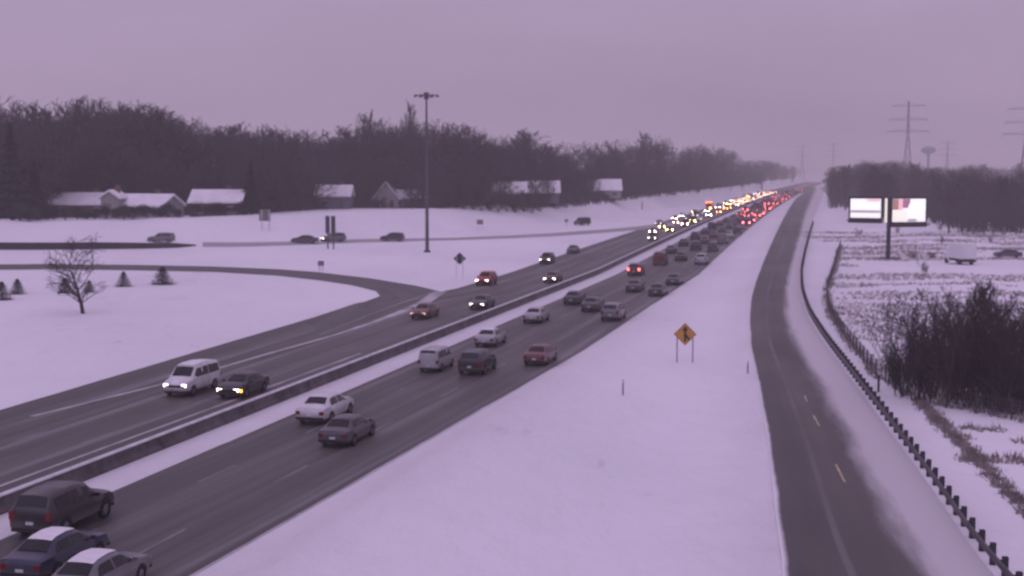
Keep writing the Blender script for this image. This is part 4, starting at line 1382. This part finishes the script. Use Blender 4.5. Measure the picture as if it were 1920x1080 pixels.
# thicket below the ramp on the right
W2 = 'bare brush below the ramp'
for px, py, ht in ((1706,745,165),(1735,752,205),(1760,748,200),(1790,760,225),(1815,745,225),(1835,765,240),(1860,750,225),(1888,772,215),(1912,760,205),(1945,780,220),(1690,728,95),(1775,715,190),(1830,705,190),(1890,700,150),(1925,715,160),(1800,690,165),(1960,740,210),(1720,700,130)):
    p = at(px, py); s = ht / 2560 * p.y / 7.5
    plant(BR[rt.randrange(4)], p.x, p.y, s * 1.0, rt.uniform(0, 6), f"bare many stemmed brush tree in the {'front' if py > 755 else 'middle' if py > 735 else 'back'} of the thicket, {'left' if px < 1770 else 'centre' if px < 1870 else 'right'} part", 'tree', W2, sz=s)
# scrub further back
for i in range(16):
    px, py = rt.uniform(1600, 1930), rt.uniform(432, 520)
    if 1630 < px < 1700 and py > 470 or (1780 < px and py > 480): continue
    p = at(px, py); plant(BR[i % 4], p.x, p.y, rt.uniform(.3, .5), rt.uniform(0, 6), 'low bare scrub bush in the rough field under the billboard', 'bush', 'scrub in the rough field', sz=rt.uniform(.2, .4))
# far right wood
W3 = 'bare woodland right of the freeway'
SKR = [(1400,322),(1470,316),(1530,312),(1600,304),(1700,300),(1780,303),(1850,303),(1930,300),(2000,298)]
for i in range(122):
    Y = rt.uniform(400, 950) if i > 25 else rt.uniform(330, 430)
    px = rt.uniform(1530, 1990)
    if i <= 25 and i % 2: continue
    if i <= 25: px = rt.uniform(1700, 1990)
    if Y < 520: px = max(px, 1640)
    elif rt.random() < .35: px = rt.uniform(1515, 1680)
    d = ray(px, interp(SKR, px) + rt.uniform(0, 14) + (14 if Y < 430 else 0))
    X = d.x * Y
    if X < interp(RAMP_R, Y) + 6: continue
    z0 = ground(X, Y); H = max(7, CAM_H + d.z * Y - z0)
    where = 'left of the lit billboard' if px < 1600 else 'behind the lit billboard' if px < 1690 else 'under the tallest pylon' if px < 1725 else 'under the water tower' if px < 1765 else 'above the white box truck' if px < 1850 else 'at the right edge'
    dist = 'near bare tree of the right wood ' if Y < 470 else 'bare tree midway back in the right wood ' if Y < 700 else 'hazy bare tree at the back of the right wood '
    plant(rt.choice(BT), X, Y, H / 20 * 1.25, rt.uniform(0, 6), dist + where, 'tree', W3, sz=H / 20)
for i in range(64):                     # where the road disappears
    Y = rt.uniform(1050, 1900); px = rt.uniform(1480, 1700) if i % 3 else rt.uniform(1395, 1500)
    d = ray(px, rt.uniform(296, 314)); X = d.x * Y
    a_ = X - .25 * Y - dev(Y)
    if -58 < a_ < 30: continue
    z0 = ground(X, Y); H = CAM_H + d.z * Y - z0
    plant(rt.choice(BT), X, Y, H / 20 * 1.6, rt.uniform(0, 6), 'faint hazy tree where the freeway disappears', 'tree', 'faint trees at the end of the freeway', sz=H / 20)

# undergrowth filling the woods, uncountable
def undergrowth(name, pts, hlo, hhi, label, rg, ws=1.0):
    b = MB()
    for X, Y in pts:
        z = ground(X, Y)
        for _ in range(3):
            h = rg.uniform(hlo, hhi); w = rg.uniform(.04, .10) * (1 + Y / 700) * ws
            lx, ly = rg.uniform(-.3,.3) * h, rg.uniform(-.3,.3) * h
            t = rg.uniform(0, pi); wx, wy = w * cos(t), w * sin(t)
            x, y = X + rg.uniform(-1,1), Y + rg.uniform(-1,1)
            k = len(b.v)
            b.v += [(x - wx, y - wy, z - .1), (x + wx, y + wy, z - .1), (x + lx, y + ly, z + h)]
            b.f.append((k, k+1, k+2))
            for _ in range(4):
                f_ = rg.uniform(.25, .9)
                ox, oy, oz = x + lx*f_, y + ly*f_, z + h*f_
                m_ = h * rg.uniform(.15, .4); t2 = rg.uniform(0, 2*pi)
                k = len(b.v)
                b.v += [(ox, oy, oz - w*.8), (ox, oy, oz + w*.8), (ox + m_*cos(t2), oy + m_*sin(t2), oz + m_*rg.uniform(.2,1.1))]
                b.f.append((k, k+1, k+2))
    tag(link(name, b.v, b.f, m_twig), label, None, None, 'stuff')
rg = random.Random(17)
pts = []
for i in range(9500):
    px = rg.uniform(-80, 1420)
    base = interp([(-80,412),(0,412),(450,403),(640,391),(800,391),(1040,392),(1130,382),(1200,371),(1330,357),(1420,349)], px)
    pts.append((px, base))
cache = {}
P2 = []
for px, base in pts:
    k = int(px / 6)
    if k not in cache: cache[k] = at(px, base).y
    Y = cache[k] + rg.uniform(19, 75); P2.append((ray(px, 400).x * Y, Y))
undergrowth('undergrowth', P2, 2.0, 11.0, 'dark leafless undergrowth filling the wood left of the freeway', rg)
P2 = []
for i in range(2600):
    px = rg.uniform(-80, 1400)
    if noise.noise((px * .012, 3.3, 0)) < -.12 and rg.random() < .8: continue
    k = int(px / 6)
    if k not in cache:
        base = interp([(-80,412),(0,412),(450,403),(640,391),(800,391),(1040,392),(1130,382),(1200,371),(1330,357),(1420,349)], px)
        cache[k] = at(px, base).y
    Y = cache[k] + rg.uniform(1.5, 12); P2.append((ray(px, 400).x * Y, Y))
undergrowth('undergrowth', P2, .8, 3.4, 'dark brush along the snow bank in front of the snowy roofs', rg)
P2 = []
while len(P2) < 650:
    q = at(rg.uniform(1680, 1990), rg.uniform(690, 785))
    if q.x < interp(sorted((p.y, p.x) for p in fw), q.y) + .3 or noise.noise((q.x * .25, q.y * .12, 7)) < -.15: continue
    P2.append((q.x, q.y))
undergrowth('brush_understory', P2, .5, 3.2, 'fine dead brush tangled between the thicket trees below the ramp', rg, .3)
P2 = []
while len(P2) < 3600:
    Y = rg.uniform(1050, 1900); a_ = rg.choice((rg.uniform(-260, -62), rg.uniform(34, 260), rg.uniform(34, 400)))
    P2.append((road_x(a_, Y), Y))
undergrowth('undergrowth', P2, 6.0, 20.0, 'hazy leafless undergrowth on both sides where the freeway disappears', rg)
P2 = []
while len(P2) < 8500:
    Y = rg.uniform(330, 1100); X = rg.uniform(60, .43 * Y)
    px = 960 + 2560 * X / Y
    if X < interp(RAMP_R, Y) + 5 or (Y < 430 and px < 1720 + (430 - Y) * .9) or (Y < 560 and px < 1640): continue
    P2.append((X, Y))
undergrowth('undergrowth', P2, 2.0, 9.5, 'dark leafless undergrowth filling the wood behind the billboard', rg)

# dead grass and weeds, uncountable
m_weed = mat('dead_grass', (.24, .20, .185), .95, .3, .4)
wb = MB()
def tuft(X, Y, h, nb, rg):
    z = ground(X, Y)
    for _ in range(nb):
        t = rg.uniform(0, 6.28); r_ = rg.uniform(0, .35)
        x, y = X + r_ * cos(t), Y + r_ * sin(t)
        w = rg.uniform(.03, .07); t2 = rg.uniform(0, 6.28)
        k = len(wb.v)
        wb.v += [(x - w*cos(t2), y - w*sin(t2), z - .05), (x + w*cos(t2), y + w*sin(t2), z - .05), (x + rg.uniform(-.25,.25), y + rg.uniform(-.25,.25), z + h * rg.uniform(.5,1))]
        wb.f.append((k, k+1, k+2))
rg = random.Random(3)
for s in range(int(fd[-1] / .22)):      # weeds caught along the fence
    q = s * .22
    X, Y = interp(list(zip(fd, [p.x for p in fw])), q), interp(list(zip(fd, [p.y for p in fw])), q)
    if rg.random() < .6: tuft(X + rg.uniform(-.3, .5), Y + rg.uniform(-.3, .6), rg.uniform(.3, .9), 5, rg)
fen = sorted((p.y, p.x) for p in fw)
n_ = 0
while n_ < 26000:                         # rough field behind the fence
    Y = rg.uniform(84, 340); X = rg.uniform(20, 150)
    if X < interp(fen, Y) + .5: continue
    if abs(X / Y) > .42: continue
    band = noise.noise((X * .035, Y * .10, 4.0)) + .5 * noise.noise((X * .12, Y * .2, 9.0))
    n_ += 1
    if band < -.12 + .25 * rg.random(): continue
    if 205 < Y < 232 and X > 55: continue
    tuft(X, Y, rg.uniform(.15, .5), 4, rg)
dl = [at(*p) for p in ((1722,752),(1752,782),(1782,812),(1820,850),(1860,890),(1925,955),(1990,1020))]
for a_, b_ in zip(dl, dl[1:]):          # weedy ditch
    for i in range(120):
        t = rg.random(); tuft(a_.x + (b_.x - a_.x) * t + rg.gauss(0, .22), a_.y + (b_.y - a_.y) * t + rg.gauss(0, .22), rg.uniform(.15, .4), 6, rg)
for i in range(260):                     # patches on the far verge of the thicket
    q = at(rg.uniform(1800, 1925), rg.uniform(800, 870))
    if noise.noise((q.x * .5, q.y * .35, 2)) > .05: tuft(q.x, q.y, rg.uniform(.2, .5), 6, rg)
tag(link('dead_grass', wb.v, wb.f, m_weed), 'dead brown grass poking through the snow below the ramp', 'grass', None, 'stuff')

# templates have served
def drop(o):
    for c in list(o.children): drop(c)
    bpy.data.objects.remove(o)
for pr in PROTOS: drop(pr)

# ------------------------------------------------------------------ haze
hz = MB().box(-3900, 3900, -300, 5200, -2.0, 92.0).build('haze', None)
mh = bpy.data.materials.new('haze_air')
mh.use_nodes = True
mh.node_tree.nodes.clear()
ho = mh.node_tree.nodes.new('ShaderNodeOutputMaterial')
pv = mh.node_tree.nodes.new('ShaderNodeVolumePrincipled')
pv.inputs['Color'].default_value = (0.80, 0.775, 0.735, 1)
pv.inputs['Density'].default_value = 0.00050
pv.inputs['Anisotropy'].default_value = 0.0
mh.node_tree.links.new(pv.outputs[0], ho.inputs['Volume'])
hz.data.materials.clear()
hz.data.materials.append(mh)
tag(hz, 'thin lilac winter haze over the whole scene', None, None, 'stuff')
